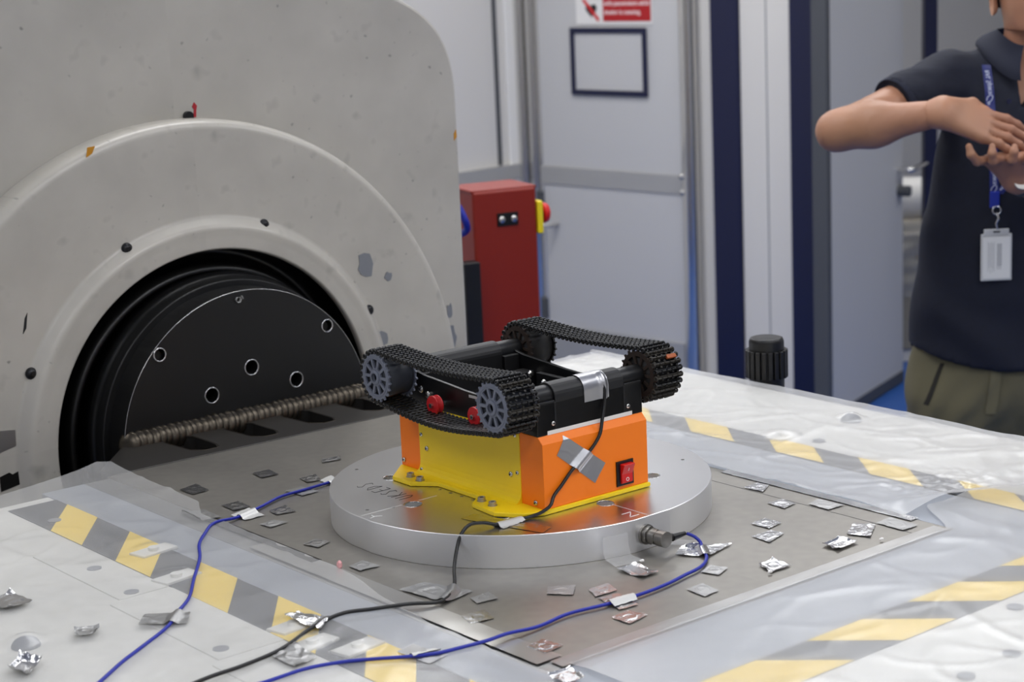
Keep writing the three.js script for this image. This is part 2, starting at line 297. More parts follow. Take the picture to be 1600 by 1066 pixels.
// ---------------------------------------------------------------- red cabinet with the emergency stop
{
  const a = -15 * Math.PI / 180, y = TY;
  // own axes: x across, z towards the viewer
  const cx = (0.671 + 0.827) / 2, zf = -1.697, c = Math.cos(a), s = Math.sin(a);
  const t = thing('red_enclosure', 'tall narrow red steel enclosure beside the vibration machine', 'cabinet', [cx * c + zf * s, 0, -cx * s + zf * c], a);
  part(t, 'body', box(-0.079, 0.079, 0.03, y + 0.186, -0.14, 0, 0.008), M.redBox);
  part(t, 'lid_edge', box(-0.081, 0.081, y + 0.181, y + 0.189, -0.141, -0.004, 0.003), M.redBox);
  part(t, 'foot', box(-0.07, 0.07, 0, 0.03, -0.13, -0.01), M.darkGrey);
  const n = part(t, 'label_plate', box(-0.022, 0.03, y + 0.103, y + 0.133, 0, 0.003, 0.001), M.darkSteel);
  for (const x of [-0.011, 0.019]) part(n, 'screw', new THREE.SphereGeometry(0.0085, 12, 8).scale(1, 1, 0.5).translate(x, y + 0.118, 0.004), M.screw);
  const e = thing('emergency_stop', 'red mushroom emergency stop button in a yellow box on the red enclosure', 'button', [0, 0, 0], 0);
  e.position.copy(t.position); e.rotation.y = a;
  part(e, 'yellow_box', box(0.080, 0.094, y + 0.076, y + 0.152, -0.066, 0.002, 0.004), M.yellowBox);
  part(e, 'collar', cylX(0.017, 0.094, 0.102, y + 0.119, -0.03, 24), M.blackPlastic);
  part(e, 'mushroom', new THREE.LatheGeometry([V2(0, 0.02), V2(0.012, 0.019), V2(0.021, 0.014), V2(0.024, 0.006), V2(0.023, 0), V2(0.013, -0.002)], 28).rotateZ(-Math.PI / 2).translate(0.103, y + 0.119, -0.03), M.redSatin);
  const bp = thing('gap_shade_post', 'added black upright standing in for the shade in the gap between the vibration machine and the red enclosure', 'post', [1.052, 0, -1.446], a);  // made-up upright; its black stands in for the shade of the gap
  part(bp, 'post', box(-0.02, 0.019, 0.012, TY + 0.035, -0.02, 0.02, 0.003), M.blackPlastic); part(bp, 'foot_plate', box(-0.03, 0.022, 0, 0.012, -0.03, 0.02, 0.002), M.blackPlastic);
  single('blue_hose', tube([[0.52, TY + 0.19, -1.36], [0.80, TY + 0.20, -1.40], [0.97, TY + 0.185, -1.43], [1.008, TY + 0.170, -1.424], [1.015, TY + 0.149, -1.414], [1.021, TY + 0.130, -1.41], [1.034, TY + 0.112, -1.425], [1.045, TY + 0.095, -1.47], [1.06, TY + 0.085, -1.52]], 0.008, 8), M.blueCable, 'blue hose showing between the vibration machine and the red enclosure', 'hose');
}

// ---------------------------------------------------------------- the vibration machine
{
  const m = thing('vibration_machine', 'large cream vibration machine with a round collar and black armature opening', 'machine', [0, TY, 0]);
  const o = new THREE.Shape();
  o.moveTo(-1.5, -TY); o.lineTo(0.585, -TY); o.lineTo(0.572, -0.2); o.lineTo(0.572, 0.46);
  o.bezierCurveTo(0.572, 0.56, 0.535, 0.612, 0.44, 0.65); o.bezierCurveTo(0.3, 0.705, 0.0, 0.745, -0.3, 0.75); o.lineTo(-1.5, 0.75); o.closePath();
  const bore = new THREE.Path(); bore.absarc(0.0, -0.035, 0.42, 0, Math.PI * 2, true); o.holes.push(bore);
  part(m, 'front_plate', planarUV(slabXY(o, -1.0, -0.84, 0.006), 0, 1, 0.9), M.cream);
  part(m, 'body', box(-1.45, 0.55, -TY + 0.02, 0.60, -2.0, -0.99, 0.03), M.cream);
  // collar: one turned profile; its rings are not quite concentric
  const prof = [[0.522, -0.842], [0.5245, -0.835], [0.5245, -0.802], [0.5232, -0.796], [0.5205, -0.791], [0.5165, -0.7875], [0.511, -0.7855], [0.505, -0.785], [0.42, -0.785], [0.355, -0.785], [0.3505, -0.784], [0.347, -0.7815], [0.339, -0.7735], [0.335, -0.7705], [0.331, -0.769], [0.326, -0.769], [0.319, -0.7705], [0.312, -0.771], [0.296, -0.771], [0.293, -0.773], [0.2915, -0.777], [0.2915, -0.783], [0.2925, -0.785]].map(([r, z]) => V2(r, z));
  const lathe = (pts, n = 160) => new THREE.LatheGeometry(pts, n).rotateX(Math.PI / 2);
  const recentre = (g) => { const p = g.attributes.position; for (let i = 0; i < p.count; i++) { const r = Math.hypot(p.getX(i), p.getY(i)), k = clamp((r - 0.2915) / 0.233); p.setXY(i, p.getX(i) + 0.008 - 0.022 * k, p.getY(i) - 0.025 - 0.023 * k); } return g; };
  const collar = recentre(lathe(prof)); collar.computeVertexNormals();
  const ring = part(m, 'collar', planarUV(collar, 0, 1, 1.1), M.cream);
  for (const [x, y] of [[-0.134, 0.288], [0.117, 0.294], [0.315, 0.12], [-0.312, 0.12], [0.351, -0.10], [-0.351, -0.1]]) part(ring, 'screw', mergeGeometries([new THREE.SphereGeometry(0.0095, 14, 10).scale(1, 1, 0.75).translate(x, y, -0.783).toNonIndexed(), new THREE.CylinderGeometry(0.0035, 0.0035, 0.016, 6).rotateX(Math.PI / 2).translate(x, y, -0.783).toNonIndexed()]), M.blackBolt);
  // rubber diaphragm between collar and armature
  const dia = lathe([V2(0.2935, -0.784), V2(0.2915, -0.80), V2(0.290, -0.835), V2(0.282, -0.845), V2(0.274, -0.835), V2(0.268, -0.81), V2(0.262, -0.798), V2(0.255, -0.795), V2(0.25, -0.80), V2(0.247, -0.815), V2(0.240, -0.83), V2(0.2, -0.84)], 128).translate(0.009, -0.025, 0);
  part(m, 'rubber_diaphragm', dia, M.blackRubber);
  // armature head with its countersunk holes
  const d = new THREE.Shape(); d.absarc(0, 0, 0.2275, 0, Math.PI * 2);
  const open = [[0.0065, 0.1015], [0.0887, 0.0667], [-0.0692, 0.0694]], deep = [[-0.1545, 0.1495], [0.1548, 0.1454]];
  for (const [x, y] of [...open, ...deep]) { const h = new THREE.Path(); h.absarc(x, y, y > 0.12 ? 0.0098 : 0.0118, 0, Math.PI * 2, true); d.holes.push(h); }
  const head = part(m, 'armature_head', planarUV(slabXY(d, -0.745, -0.695, 0.0012, 64).translate(0.015, -0.018, 0), 0, 1, 2), M.blackDisc);
  part(m, 'armature_flange', lathe([V2(0.0, -0.744), V2(0.236, -0.744), V2(0.2385, -0.747), V2(0.2385, -0.765), V2(0.243, -0.768), V2(0.246, -0.775), V2(0.246, -0.80), V2(0, -0.80)], 128).translate(0.015, -0.018, 0), M.blackDisc);
  for (const [x, y] of [...open, ...deep]) part(head, 'hole_chamfer', new THREE.TorusGeometry(y > 0.12 ? 0.0102 : 0.0124, 0.0014, 8, 28).translate(x + 0.015, y - 0.018, -0.6948), M.bright);
  for (const [x, y] of deep) part(head, 'socket_screw', mergeGeometries([new THREE.CylinderGeometry(0.0085, 0.0085, 0.012, 20).rotateX(Math.PI / 2).translate(x + 0.013, y - 0.020, -0.708).toNonIndexed()]), M.darkSteel);
  part(head, 'edge_line', new THREE.TorusGeometry(0.2272, 0.0006, 5, 120).translate(0.015, -0.018, -0.6956), M.bright);
  const hx = 0.005, hy = 0.1964, ss = new THREE.Shape(); ss.absarc(hx, hy, 0.0085, 0, 7); const hex = new THREE.Path(Array.from({ length: 6 }, (_, i) => V2(hx + 0.0042 * Math.cos(i * Math.PI / 3), hy + 0.0042 * Math.sin(i * Math.PI / 3)))); ss.holes.push(hex);
  part(head, 'socket_screw', slabXY(ss, -0.697, -0.690, 0.0008), M.socketRing);
  // foil and paint left on the collar and the plate
  const chip = (name, pts, z, mat, label) => part(m, name, slabXY(pts, z, z + 0.0012), mat, label);
  const rag = (cx, cy, w, h, n = 11) => Array.from({ length: n }, (_, i) => { const a = i / n * 2 * Math.PI, r = 0.65 + 0.5 * rnd(); return [cx + w * r * Math.cos(a), cy + h * r * Math.sin(a)]; });
  chip('foil_scrap', rag(0.317, 0.199, 0.021, 0.022), -0.785, M.grey, 'torn grey foil scrap'); chip('foil_scrap', rag(0.361, 0.173, 0.008, 0.008), -0.785, M.grey);
  chip('foil_scrap', rag(0.341, 0.064, 0.014, 0.018), -0.785, M.grey);
  chip('foil_scrap', rag(0.532, 0.078, 0.007, 0.014), -0.84, M.grey); chip('foil_scrap', rag(0.533, 0.028, 0.013, 0.022), -0.84, M.grey);
  chip('foil_square', [[-0.385, 0.005], [-0.347, 0.013], [-0.346, 0.038], [-0.372, 0.041], [-0.385, 0.035]], -0.785, M.foilDull); chip('foil_square', [[-0.378, -0.053], [-0.342, -0.047], [-0.342, -0.025], [-0.357, -0.03], [-0.362, -0.026], [-0.378, -0.03]], -0.785, M.darkSteel);
  chip('paint_chip', [[-0.188, 0.436], [-0.178, 0.441], [-0.172, 0.452], [-0.185, 0.451]], -0.785, std(0xc98a1a, 0.5), 'orange paint chip');
  chip('paint_chip', [[0.562, 0.386], [0.568, 0.392], [0.567, 0.405], [0.562, 0.398]], -0.84, std(0xc98a1a, 0.5));
  chip('paint_mark', [[-0.318, 0.182], [-0.312, 0.19], [-0.308, 0.213], [-0.313, 0.205]], -0.785, M.ink);
  chip('red_mark', [[0.034, 0.475], [0.039, 0.475], [0.040, 0.486], [0.042, 0.493], [0.037, 0.499], [0.033, 0.492], [0.036, 0.487]], -0.84, std(0xb0202c, 0.6), 'red marker stroke');
  part(m, 'bolt_head', cylZ(0.008, -0.84, -0.832, 0.023, 0.478, 16), M.blackBolt);

  // welded driver bar: plate with pockets, and the weld bead on the armature face
  const bar = thing('driver_bar', 'dark steel driver bar with pockets welded to the black armature', 'steel bar', [0, TY, 0]);
  const pocket = (x) => [[x - 0.027, -0.668], [x - 0.022, -0.684], [x - 0.004, -0.689], [x + 0.014, -0.684], [x + 0.024, -0.668], [x + 0.024, -0.60], [x + 0.018, -0.582], [x - 0.006, -0.581], [x - 0.022, -0.60]];
  const px = [-0.131, -0.024, 0.083, 0.190];
  part(bar, 'bar', slabXZ([[-0.215, -0.698], [0.226, -0.698], [0.298, -0.60], [0.302, -0.5405], [-0.302, -0.5625], [-0.302, -0.60]], -0.05, 0, 0.0015, px.map(pocket)), M.barSteel);
  for (const x of px) { const s = pocket(x); part(bar, 'pocket_floor', slabXZ(s, -0.0505, -0.045), M.barSteel); part(bar, 'pocket_rim', new THREE.TubeGeometry(new THREE.CatmullRomCurve3(s.map(([a, b]) => V3(a, 0.0001, b)), true, 'catmullrom', 0.2), 60, 0.0005, 5, true), M.weld); }
  const rip = [tube([[-0.203, 0.001, -0.696], [-0.1, 0.001, -0.696], [0.1, 0.001, -0.696], [0.232, 0.001, -0.696]], 0.0125, 10, 40)];
  for (let i = 0; i < 40; i++) {
    const x = -0.203 + i * 0.0111 + 0.0024 * (rnd() - 0.5), r = 0.0205 * (0.94 + 0.12 * rnd());
    rip.push(new THREE.SphereGeometry(r, 18, 14).scale(0.40, 1, 0.9).rotateZ(-0.30 + 0.14 * (rnd() - 0.5)).rotateY(0.75 + 0.25 * (rnd() - 0.5)).translate(x, 0.002, -0.6935));
  }
  part(bar, 'weld_bead', rip, M.weld);
  part(bar, 'back_flange', box(-0.2, 0.2, -0.05, -0.003, -0.744, -0.6985), M.darkSteel);
}

// ---------------------------------------------------------------- table round the slip plate
const TX0 = -1.02, TX1 = 0.695, TZ0 = -0.53, TZ1 = 0.97;
{
  const t = thing('shaker_table', 'white table top with a grey inner border round the steel plate', 'table', [0, TY, 0]);
  const uvp = (g) => planarUV(g, 0, 2, 1);
  part(t, 'top_panel', uvp(box(TX0, -0.418, -0.03, 0, TZ0, TZ1, 0.003)), M.table);
  part(t, 'top_panel', uvp(box(0.418, TX1, -0.03, 0, TZ0 - 0.1, TZ1, 0.004)), M.table);
  part(t, 'top_panel', uvp(box(-0.4175, 0.4175, -0.03, 0, 0.588, TZ1, 0.003)), M.table);
  part(t, 'border', uvp(box(-0.4175, -0.352, -0.03, -0.0005, -0.553, 0.5875, 0.001)), M.tableFrame);
  part(t, 'border', uvp(box(0.305, 0.4175, -0.03, -0.0005, -0.62, 0.5875, 0.001)), M.tableFrame);
  part(t, 'border', uvp(box(-0.3515, 0.3045, -0.03, -0.0005, 0.466, 0.5875, 0.001)), M.tableFrame);
  part(t, 'cover_strip', box(-0.3515, -0.312, -0.03, -0.001, -0.553, 0.4655), M.foilDull);
  part(t, 'base', [box(TX0 + 0.05, -0.42, -TY, -0.03, TZ0 + 0.05, TZ1 - 0.05), box(-0.42, 0.42, -TY, -0.045, -0.5, TZ1 - 0.05), box(0.42, TX1 - 0.05, -TY, -0.03, -0.5, TZ1 - 0.05)], M.cream);
  // access covers outlined in the white panel, with their screws
  for (const [x0, x1, z0, z1] of [[-0.556, -0.492, -0.29, -0.062], [-0.572, -0.49, -0.055, 0.188], [-0.585, -0.50, 0.196, 0.40]]) part(t, 'access_cover', uvp(box(x0, x1, -0.01, 0.0014, z0, z1, 0.0012)), M.table);
  for (const [x, z] of [[-0.523, -0.188], [-0.533, -0.075], [-0.554, 0.163], [-0.466, -0.413], [0.503, 0.072], [0.125, 0.685], [0.011, 0.763], [-0.068, 0.767]]) part(t, 'flush_screw', cylY(0.009, 0.0002, 0.002, x, z, 20), M.grey);
  for (const [x, z] of [[-0.70, -0.003], [0.623, 0.03]]) part(t, 'dome_bolt', new THREE.SphereGeometry(0.016, 18, 8, 0, 7, 0, Math.PI / 2).scale(1, 0.7, 1).translate(x, 0, z), M.grey);
  for (const [x, z] of [[-0.439, -0.192], [-0.47, -0.08], [-0.462, 0.164], [-0.478, 0.225], [-0.45, 0.27], [0.485, 0.02]]) part(t, 'clamp_plate', [slabXZ([[x - 0.028, z - 0.012], [x + 0.026, z - 0.018], [x + 0.03, z + 0.008], [x - 0.022, z + 0.016]], 0, 0.004, 0.001), cylY(0.007, 0.004, 0.008, x, z, 14)], M.table);
}
// hazard tape: black strip with yellow blocks
function hazard(label, x0, x1, z0, z1, alongX, blocks) {
  const t = thing('hazard_tape', label, 'tape', [0, TY, 0]);
  part(t, 'black_strip', box(x0, x1, 0.0002, 0.0008, z0, z1), M.hazardBlack);
  for (const q of blocks) part(t, 'yellow_block', slabXZ(q, 0.0007, 0.0013), M.hazardYellow);
}
{
  const L = [], R = [], N = [];
  for (let i = 0; i < 7; i++) { const z = -0.435 + i * 0.1785; L.push([[-0.49, z + 0.06], [-0.49, z + 0.148], [-0.4185, z + 0.052], [-0.4185, z - 0.036]].map(([x, zz]) => [x, clamp(zz, -0.505, 0.668)])); }
  for (let i = 0; i < 6; i++) { const z = -0.30 + i * 0.172; R.push([[0.4185, z + 0.022], [0.4185, z + 0.112], [0.472, z + 0.045], [0.472, z - 0.045]].map(([x, zz]) => [x, clamp(zz, -0.6, 0.585)])); }
  for (let i = 0; i < 5; i++) { const x = -0.27 + i * 0.165; N.push([[x, 0.592], [x + 0.088, 0.592], [x + 0.158, 0.662], [x + 0.07, 0.662]]); }
  hazard('black and yellow hazard tape along the table left of the steel plate', -0.49, -0.4185, -0.505, 0.668, false, L);
  hazard('black and yellow hazard tape along the far right of the steel plate, near the person', 0.4185, 0.472, -0.6, 0.585, false, R);
  hazard('black and yellow hazard tape in the front right corner nearest the viewer', -0.41, 0.44, 0.592, 0.662, true, N);
}
// ---------------------------------------------------------------- slip plate and adapter disc
{
  const p = thing('slip_plate', 'flat grey steel slip plate under the round aluminium disc', 'steel plate', [0, TY, 0]);
  part(p, 'plate', planarUV(slabXZ([[-0.3115, -0.5595], [0.3015, -0.5375], [0.3035, 0.4655], [-0.3115, 0.4655]], -0.04, 0, 0.001), 0, 2, 1.2), M.plate);
  part(p, 'edge_strip', sheet(60, 4, (u, v) => { const x = -0.33 + u * 0.625, z = 0.4425 + v * 0.021; return [x, 0.0010 + 0.0003 * N3(x * 40, z * 60, 1), z]; }), M.mirrorTape, 'silver tape along the front edge');
  part(p, 'edge_strip', sheet(4, 90, (u, v) => { const z = -0.12 + v * 0.56, x = -0.345 + u * 0.034; return [x, 0.0012 + 0.0004 * N3(x * 60, z * 30, 3), z]; }), M.mirrorTape);
  part(p, 'edge_strip', sheet(3, 60, (u, v) => { const z = 0.08 + v * 0.33, x = 0.291 + u * 0.016; return [x, 0.0012 + 0.0006 * N3(x * 90, z * 40, 5), z]; }), M.foil);
  part(p, 'slot', box(-0.324, -0.309, 0.0004, 0.0012, -0.30, -0.01), M.darkSteel);
  part(p, 'scribed_line', box(0.255, 0.2557, 0.0001, 0.0003, -0.5, 0.44), M.darkGrey);

  const d = thing('adapter_disc', 'thick round aluminium adapter disc on the steel slip plate', 'disc', [0, TY, 0]);
  const R = 0.25, T = 0.0414, out = new THREE.Shape(), n = 240;
  const flats = [[-177.5, 5.2], [89.2, 6.8], [-2.5, 5.2], [-90.8, 6.8]].map(([a, h]) => [a * Math.PI / 180, h * Math.PI / 180]);
  for (let i = 0; i <= n; i++) {                    // outline angle measured in (x, z)
    const a = i / n * 2 * Math.PI; let r = R;
    for (const [c, h] of flats) { let e = Math.atan2(Math.sin(a - c), Math.cos(a - c)); if (Math.abs(e) < h) r = R * Math.cos(h) / Math.cos(e); }
    const x = r * Math.cos(a), z = -r * Math.sin(a); i ? out.lineTo(x, z) : out.moveTo(x, z);
  }
  const big = [0, 45, 90, 135, 180, 225, 270, 315].map((a) => [0.1715 * Math.cos((a + 1.5) * Math.PI / 180), 0.1715 * Math.sin((a + 1.5) * Math.PI / 180)]);
  const small = []; for (const z of [-0.0527, -0.0312, -0.0088, 0.0141, 0.0372]) small.push([-0.1083, z]);
  small.push([-0.1962, -0.0122], [-0.2253, -0.0279], [-0.1262, -0.1933], [0.19, -0.08], [0.20, 0.10]);
  const cut = (x, z, r, s = 18) => { const h = new THREE.Path(); h.absarc(x, -z, r, 0, Math.PI * 2, true); out.holes.push(h); };
  big.forEach(([x, z]) => cut(x, z, 0.0115)); small.forEach(([x, z]) => cut(x, z, 0.003));
  const body = new THREE.ExtrudeGeometry(out, { depth: T - 0.0012, bevelEnabled: true, bevelSize: 0.0006, bevelThickness: 0.0006, bevelOffset: -0.0006, bevelSegments: 1, curveSegments: 12 }).rotateX(-Math.PI / 2).translate(0, 0.0006, 0);
  planarUV(body, 0, 2, 2);
  const top = body; part(d, 'disc', top, [M.alu, M.aluRimLit]);
  big.forEach(([x, z]) => part(d, 'hole_rim', new THREE.TorusGeometry(0.0118, 0.0008, 6, 28).rotateX(Math.PI / 2).translate(x, T - 0.0003, z), M.bright));
  big.forEach(([x, z]) => part(d, 'hole_floor', cylY(0.0116, 0.018, 0.026, x, z, 20), M.hole));
  for (const [x0, x1, z0, z1] of [[-0.245, -0.183, -0.0132, -0.0126], [-0.157, -0.128, -0.0132, -0.0126], [-0.0023, -0.0017, 0.183, 0.249]]) part(d, 'scribed_line', box(x0, x1, T - 0.0001, T + 0.0002, z0, z1), M.etch);
  const strokes = (name, list, w, mat) => part(d, name, list.map(([a, b]) => { const L = Math.hypot(b[0] - a[0], b[1] - a[1]); return new THREE.BoxGeometry(L, 0.0003, w).rotateY(-Math.atan2(b[1] - a[1], b[0] - a[0])).translate((a[0] + b[0]) / 2, T + 0.0001, (a[1] + b[1]) / 2); }), mat);
  strokes('engraved_letter', [[[-0.0225, 0.221], [-0.008, 0.221]], [[-0.008, 0.221], [-0.0225, 0.236]], [[-0.0225, 0.236], [-0.008, 0.236]]], 0.001, M.etch);
  strokes('engraved_letter', [[[-0.243, 0.004], [-0.235, 0.001]], [[-0.227, 0.006], [-0.235, 0.001]], [[-0.235, 0.001], [-0.235, -0.005]]], 0.0009, M.etch);
  // handwriting, read from the far side: UKSEDS
  const glyph = { U: [[0, 1, 0, 0.25], [0, 0.25, 0.3, 0], [0.3, 0, 0.6, 0.2], [0.6, 0.2, 0.65, 1]], K: [[0, 1, 0, 0], [0.6, 1, 0, 0.5], [0, 0.5, 0.65, 0]], S: [[0.6, 0.9, 0.3, 1], [0.3, 1, 0.02, 0.8], [0.02, 0.8, 0.55, 0.35], [0.55, 0.35, 0.4, 0], [0.4, 0, 0, 0.1]], E: [[0, 1, 0, 0], [0, 1, 0.6, 1], [0, 0.5, 0.5, 0.5], [0, 0, 0.6, 0]], D: [[0, 1, 0, 0], [0, 1, 0.5, 0.75], [0.5, 0.75, 0.55, 0.3], [0.55, 0.3, 0, 0]] };
  const ink = [];
  [...'UKSEDS'].forEach((ch, i) => { for (const [a, b, c, e] of glyph[ch]) { const P = (s, h) => [-0.148 - 0.024 * h - 0.0006 * i, -0.033 - 0.0168 * i - 0.014 * s]; ink.push([P(a, b), P(c, e)]); } });
  strokes('handwriting', ink, 0.0008, M.ink);
}

// ---------------------------------------------------------------- clear plastic film over the table
const bumps = [[-0.70, -0.003, 0.013, 0.022], [0.623, 0.03, 0.012, 0.02], [-0.439, -0.192, 0.009, 0.028], [-0.47, -0.08, 0.009, 0.028], [-0.462, 0.164, 0.009, 0.028], [-0.478, 0.225, 0.009, 0.028], [-0.45, 0.27, 0.009, 0.028], [0.485, 0.02, 0.009, 0.028]];
function filmY(x, z) {
  const crease = (a, b, k, s) => Math.max(0, 1 - Math.abs(N3(a, b, s)) * k);
  const area = clamp(0.7 + 1.1 * N3(x * 2.4, z * 2.4, 20), 0.15, 1.4);
  let y = 0.0042 + 0.0014 * N3(x * 5, z * 5, 2) + 0.0016 * crease(x * 5.2 + z * 2.1, z * 3.1 - x * 1.2, 9, 1) * area + 0.0014 * crease(x * 7 - z * 5, z * 6 + x * 3, 9, 7) * area + 0.0013 * crease(x * 3 + z * 9, z * 3 - x * 7, 8, 12) * area + 0.0003 * N3(x * 34, z * 34, 3);
  if (x > 0.28 && x < 2) y += 0.008 * Math.abs(N3(x * 60, z * 60, 5)) * Math.exp(-((x - 0.43) ** 2 + (z - 0.36) ** 2) / 0.004) + 0.0016 * crease(x * 4, z * 6, 8, 44);
  for (const [bx, bz, h, w] of bumps) { const d = Math.hypot(x - bx, z - bz); if (d < w * 2.5) y = Math.max(y, 0.003 + h * Math.exp(-((d / w) ** 2) * 1.1)); }
  return y;
}
{
  const sheetOf = (nu, nv, f) => sheet(nu, nv, f);
  const edge = (z) => z < -0.33 ? -0.292 : z < -0.28 ? -0.292 - (z + 0.33) * 0.5 : z < 0 ? -0.317 : -0.317 - 0.038 * smooth(0, 0.3, z);
  single('plastic_film', sheetOf(120, 230, (u, v) => {
    let z = -0.545 + v * 1.515; const x = TX0 - 0.01 + u * (edge(z) - TX0 + 0.01) + (u > 0.99 ? 0.004 * N3(z * 25, 1, 2) : 0);
    const b = (1 - v) ** 14; z -= b * 0.035 * smooth(-0.6, -0.33, x);
    let y = filmY(x, z) * (1 - 0.4 * b) + 0.013 * Math.exp(-Math.abs(x + 0.315) / 0.045 - Math.abs(z + 0.585) / 0.05) + 0.006 * b;
    return [x, y, z];
  }), M.film, 'wrinkled clear plastic film over the white table left of the steel plate', 'plastic film', [0, TY, 0]);
  single('plastic_film', sheetOf(130, 190, (u, v) => {
    const xx = 0.297 + u * 0.50, zEnd = 0.395 + 0.5 * smooth(0.3, 0.5, xx) * 0.17 + 0.006 * N3(xx * 20, 3, 1), z = -0.63 + v * (zEnd + 0.63);
    let x = xx, y = filmY(xx, z);
    if (xx > TX1 - 0.006) { const d = xx - TX1 + 0.006; x = TX1 - 0.006 + Math.min(d, 0.012) + 0.006 * N3(z * 9, d * 20, 2); y = y * Math.exp(-d * 40) + 0.004 - Math.max(0, d - 0.005) * 0.96; }
    y += 0.018 * smooth(0.93, 1, v) * smooth(0.30, 0.36, xx) * (1 - smooth(0.5, 0.62, xx));
    return [x, y, z];
  }), M.filmHazy, 'creased clear plastic film draped over the far right table edge, near the person', 'plastic film', [0, TY, 0]);
  single('plastic_film', sheetOf(190, 100, (u, v) => {
    const x = -0.322 + u * 1.03, z = 0.463 + v * 0.51 + (v < 0.01 ? 0.003 * N3(x * 30, 2, 1) : 0), a = smooth(0.59, 0.66, u) * (1 - v) ** 3;
    return [Math.min(x, TX1 - 0.002), filmY(x + 3.3, z) * (0.4 + 0.6 * smooth(0, 0.06, v)) + 0.001, z - 0.075 * a];
  }), M.filmHazy, 'clear plastic film over the front right table corner closest to the camera', 'plastic film', [0, TY, 0]);
}

// ---------------------------------------------------------------- cables
const onTable = (pts, r) => pts.map(([x, z, y]) => [x, y ?? ((x < -0.318 || z > 0.463 ? filmY(z > 0.463 && x > -0.318 ? x + 3.3 : x, z) : 0.0012) + r), z]);
const blueLeft = [[-0.20, -0.225, 0.0045], [-0.235, -0.23, 0.004]];
const cableLeft = [[-0.114, -0.281], [-0.157, -0.277], [-0.199, -0.273], [-0.247, -0.251], [-0.293, -0.234], [-0.331, -0.225], [-0.366, -0.192], [-0.395, -0.155], [-0.418, -0.114], [-0.465, -0.047], [-0.505, 0.01], [-0.538, 0.043], [-0.566, 0.072], [-0.618, 0.109], [-0.654, 0.132], [-0.694, 0.164], [-0.761, 0.214], [-0.86, 0.30], [-1.0, 0.44]];
const cableRight = [[0.030, 0.279, 0.0175], [0.037, 0.284, 0.0135], [0.040, 0.292, 0.007], [0.034, 0.300], [0.012, 0.33], [-0.016, 0.349], [-0.051, 0.357], [-0.085, 0.364], [-0.115, 0.367], [-0.147, 0.367], [-0.179, 0.364], [-0.229, 0.356], [-0.278, 0.362], [-0.321, 0.362], [-0.349, 0.362], [-0.38, 0.357], [-0.407, 0.353], [-0.434, 0.34], [-0.46, 0.323], [-0.493, 0.3], [-0.527, 0.29], [-0.572, 0.29], [-0.64, 0.296], [-0.75, 0.34], [-0.9, 0.46]];
const cableBlack = [[-0.086, 0.1625, 0.055], [-0.099, 0.157, 0.047], [-0.110, 0.152, 0.0442], [-0.125, 0.150, 0.0442], [-0.157, 0.148, 0.0445], [-0.172, 0.139, 0.048], [-0.190, 0.135, 0.049], [-0.205, 0.137, 0.041], [-0.214, 0.140, 0.028], [-0.235, 0.160, 0.012], [-0.255, 0.186, 0.005], [-0.271, 0.203, 0.0042], [-0.305, 0.224, 0.0045], [-0.338, 0.21], [-0.379, 0.194], [-0.406, 0.183], [-0.436, 0.187], [-0.471, 0.206], [-0.517, 0.224], [-0.572, 0.236], [-0.621, 0.243], [-0.70, 0.262], [-0.85, 0.32], [-1.0, 0.40]];
{
  single('signal_cable', tube(onTable(cableLeft, 0.0023), 0.0021), M.blueCable, 'blue signal cable running over the left film from behind the disc', 'cable', [0, TY, 0]);
  single('signal_cable', tube(onTable(cableRight, 0.0023), 0.0021), M.blueCable, 'blue signal cable curving from the sensor on the disc rim to the near edge', 'cable', [0, TY, 0]);
  const front = [[0.022, 0.1995, 0.1350], [0.022, 0.194, 0.1470], [0.021, 0.180, 0.1515], [0.0185, 0.160, 0.1525], [0.012, 0.143, 0.1555], [0.004, 0.126, 0.1590], [-0.014, 0.108, 0.1590], [-0.042, 0.091, 0.1592], [-0.061, 0.074, 0.1592], [-0.074, 0.064, 0.1600]];
  single('power_cable', tube([...front.map(([x, y, z]) => { const a = -0.0192, c = Math.cos(a), s = Math.sin(a); return [x * c + z * s, y, -x * s + z * c]; }), ...onTable(cableBlack, 0.0025)], 0.0022), M.blackCable, 'black cable taped to the orange box and led over the disc edge', 'cable', [0, TY, 0]);
  // accelerometer on the disc rim
  const s = thing('vibration_sensor', 'small steel hexagonal vibration sensor screwed to the disc rim', 'sensor', [-0.0095, TY + 0.0195, 0.2475], 0.03);
  const sensorSteel = std(0x85827d, 0.36, 0.9);
  part(s, 'washer', cylZ(0.0125, 0, 0.004, 0, 0, 28), sensorSteel);
  part(s, 'hex_base', cylZ(0.0118, 0.004, 0.010, 0, 0, 6), sensorSteel);
  part(s, 'neck', [cylZ(0.0085, 0.010, 0.013, 0, 0, 24), cylZ(0.0104, 0.013, 0.022, 0, 0, 6), cylZ(0.0088, 0.022, 0.0245, 0, 0, 24)], sensorSteel);
  part(s, 'body', cylZ(0.0098, 0.0245, 0.036, 0, 0, 28), sensorSteel);
  const c = part(s, 'connector', [cylX(0.0042, 0.008, 0.016, -0.001, 0.030, 14)], M.darkSteel);
  part(s, 'cable_boot', new THREE.CylinderGeometry(0.0026, 0.0046, 0.022, 14).rotateZ(-Math.PI / 2).translate(0.0265, -0.002, 0.0305).rotateY(0), M.blackPlastic);
  cableRight;
}

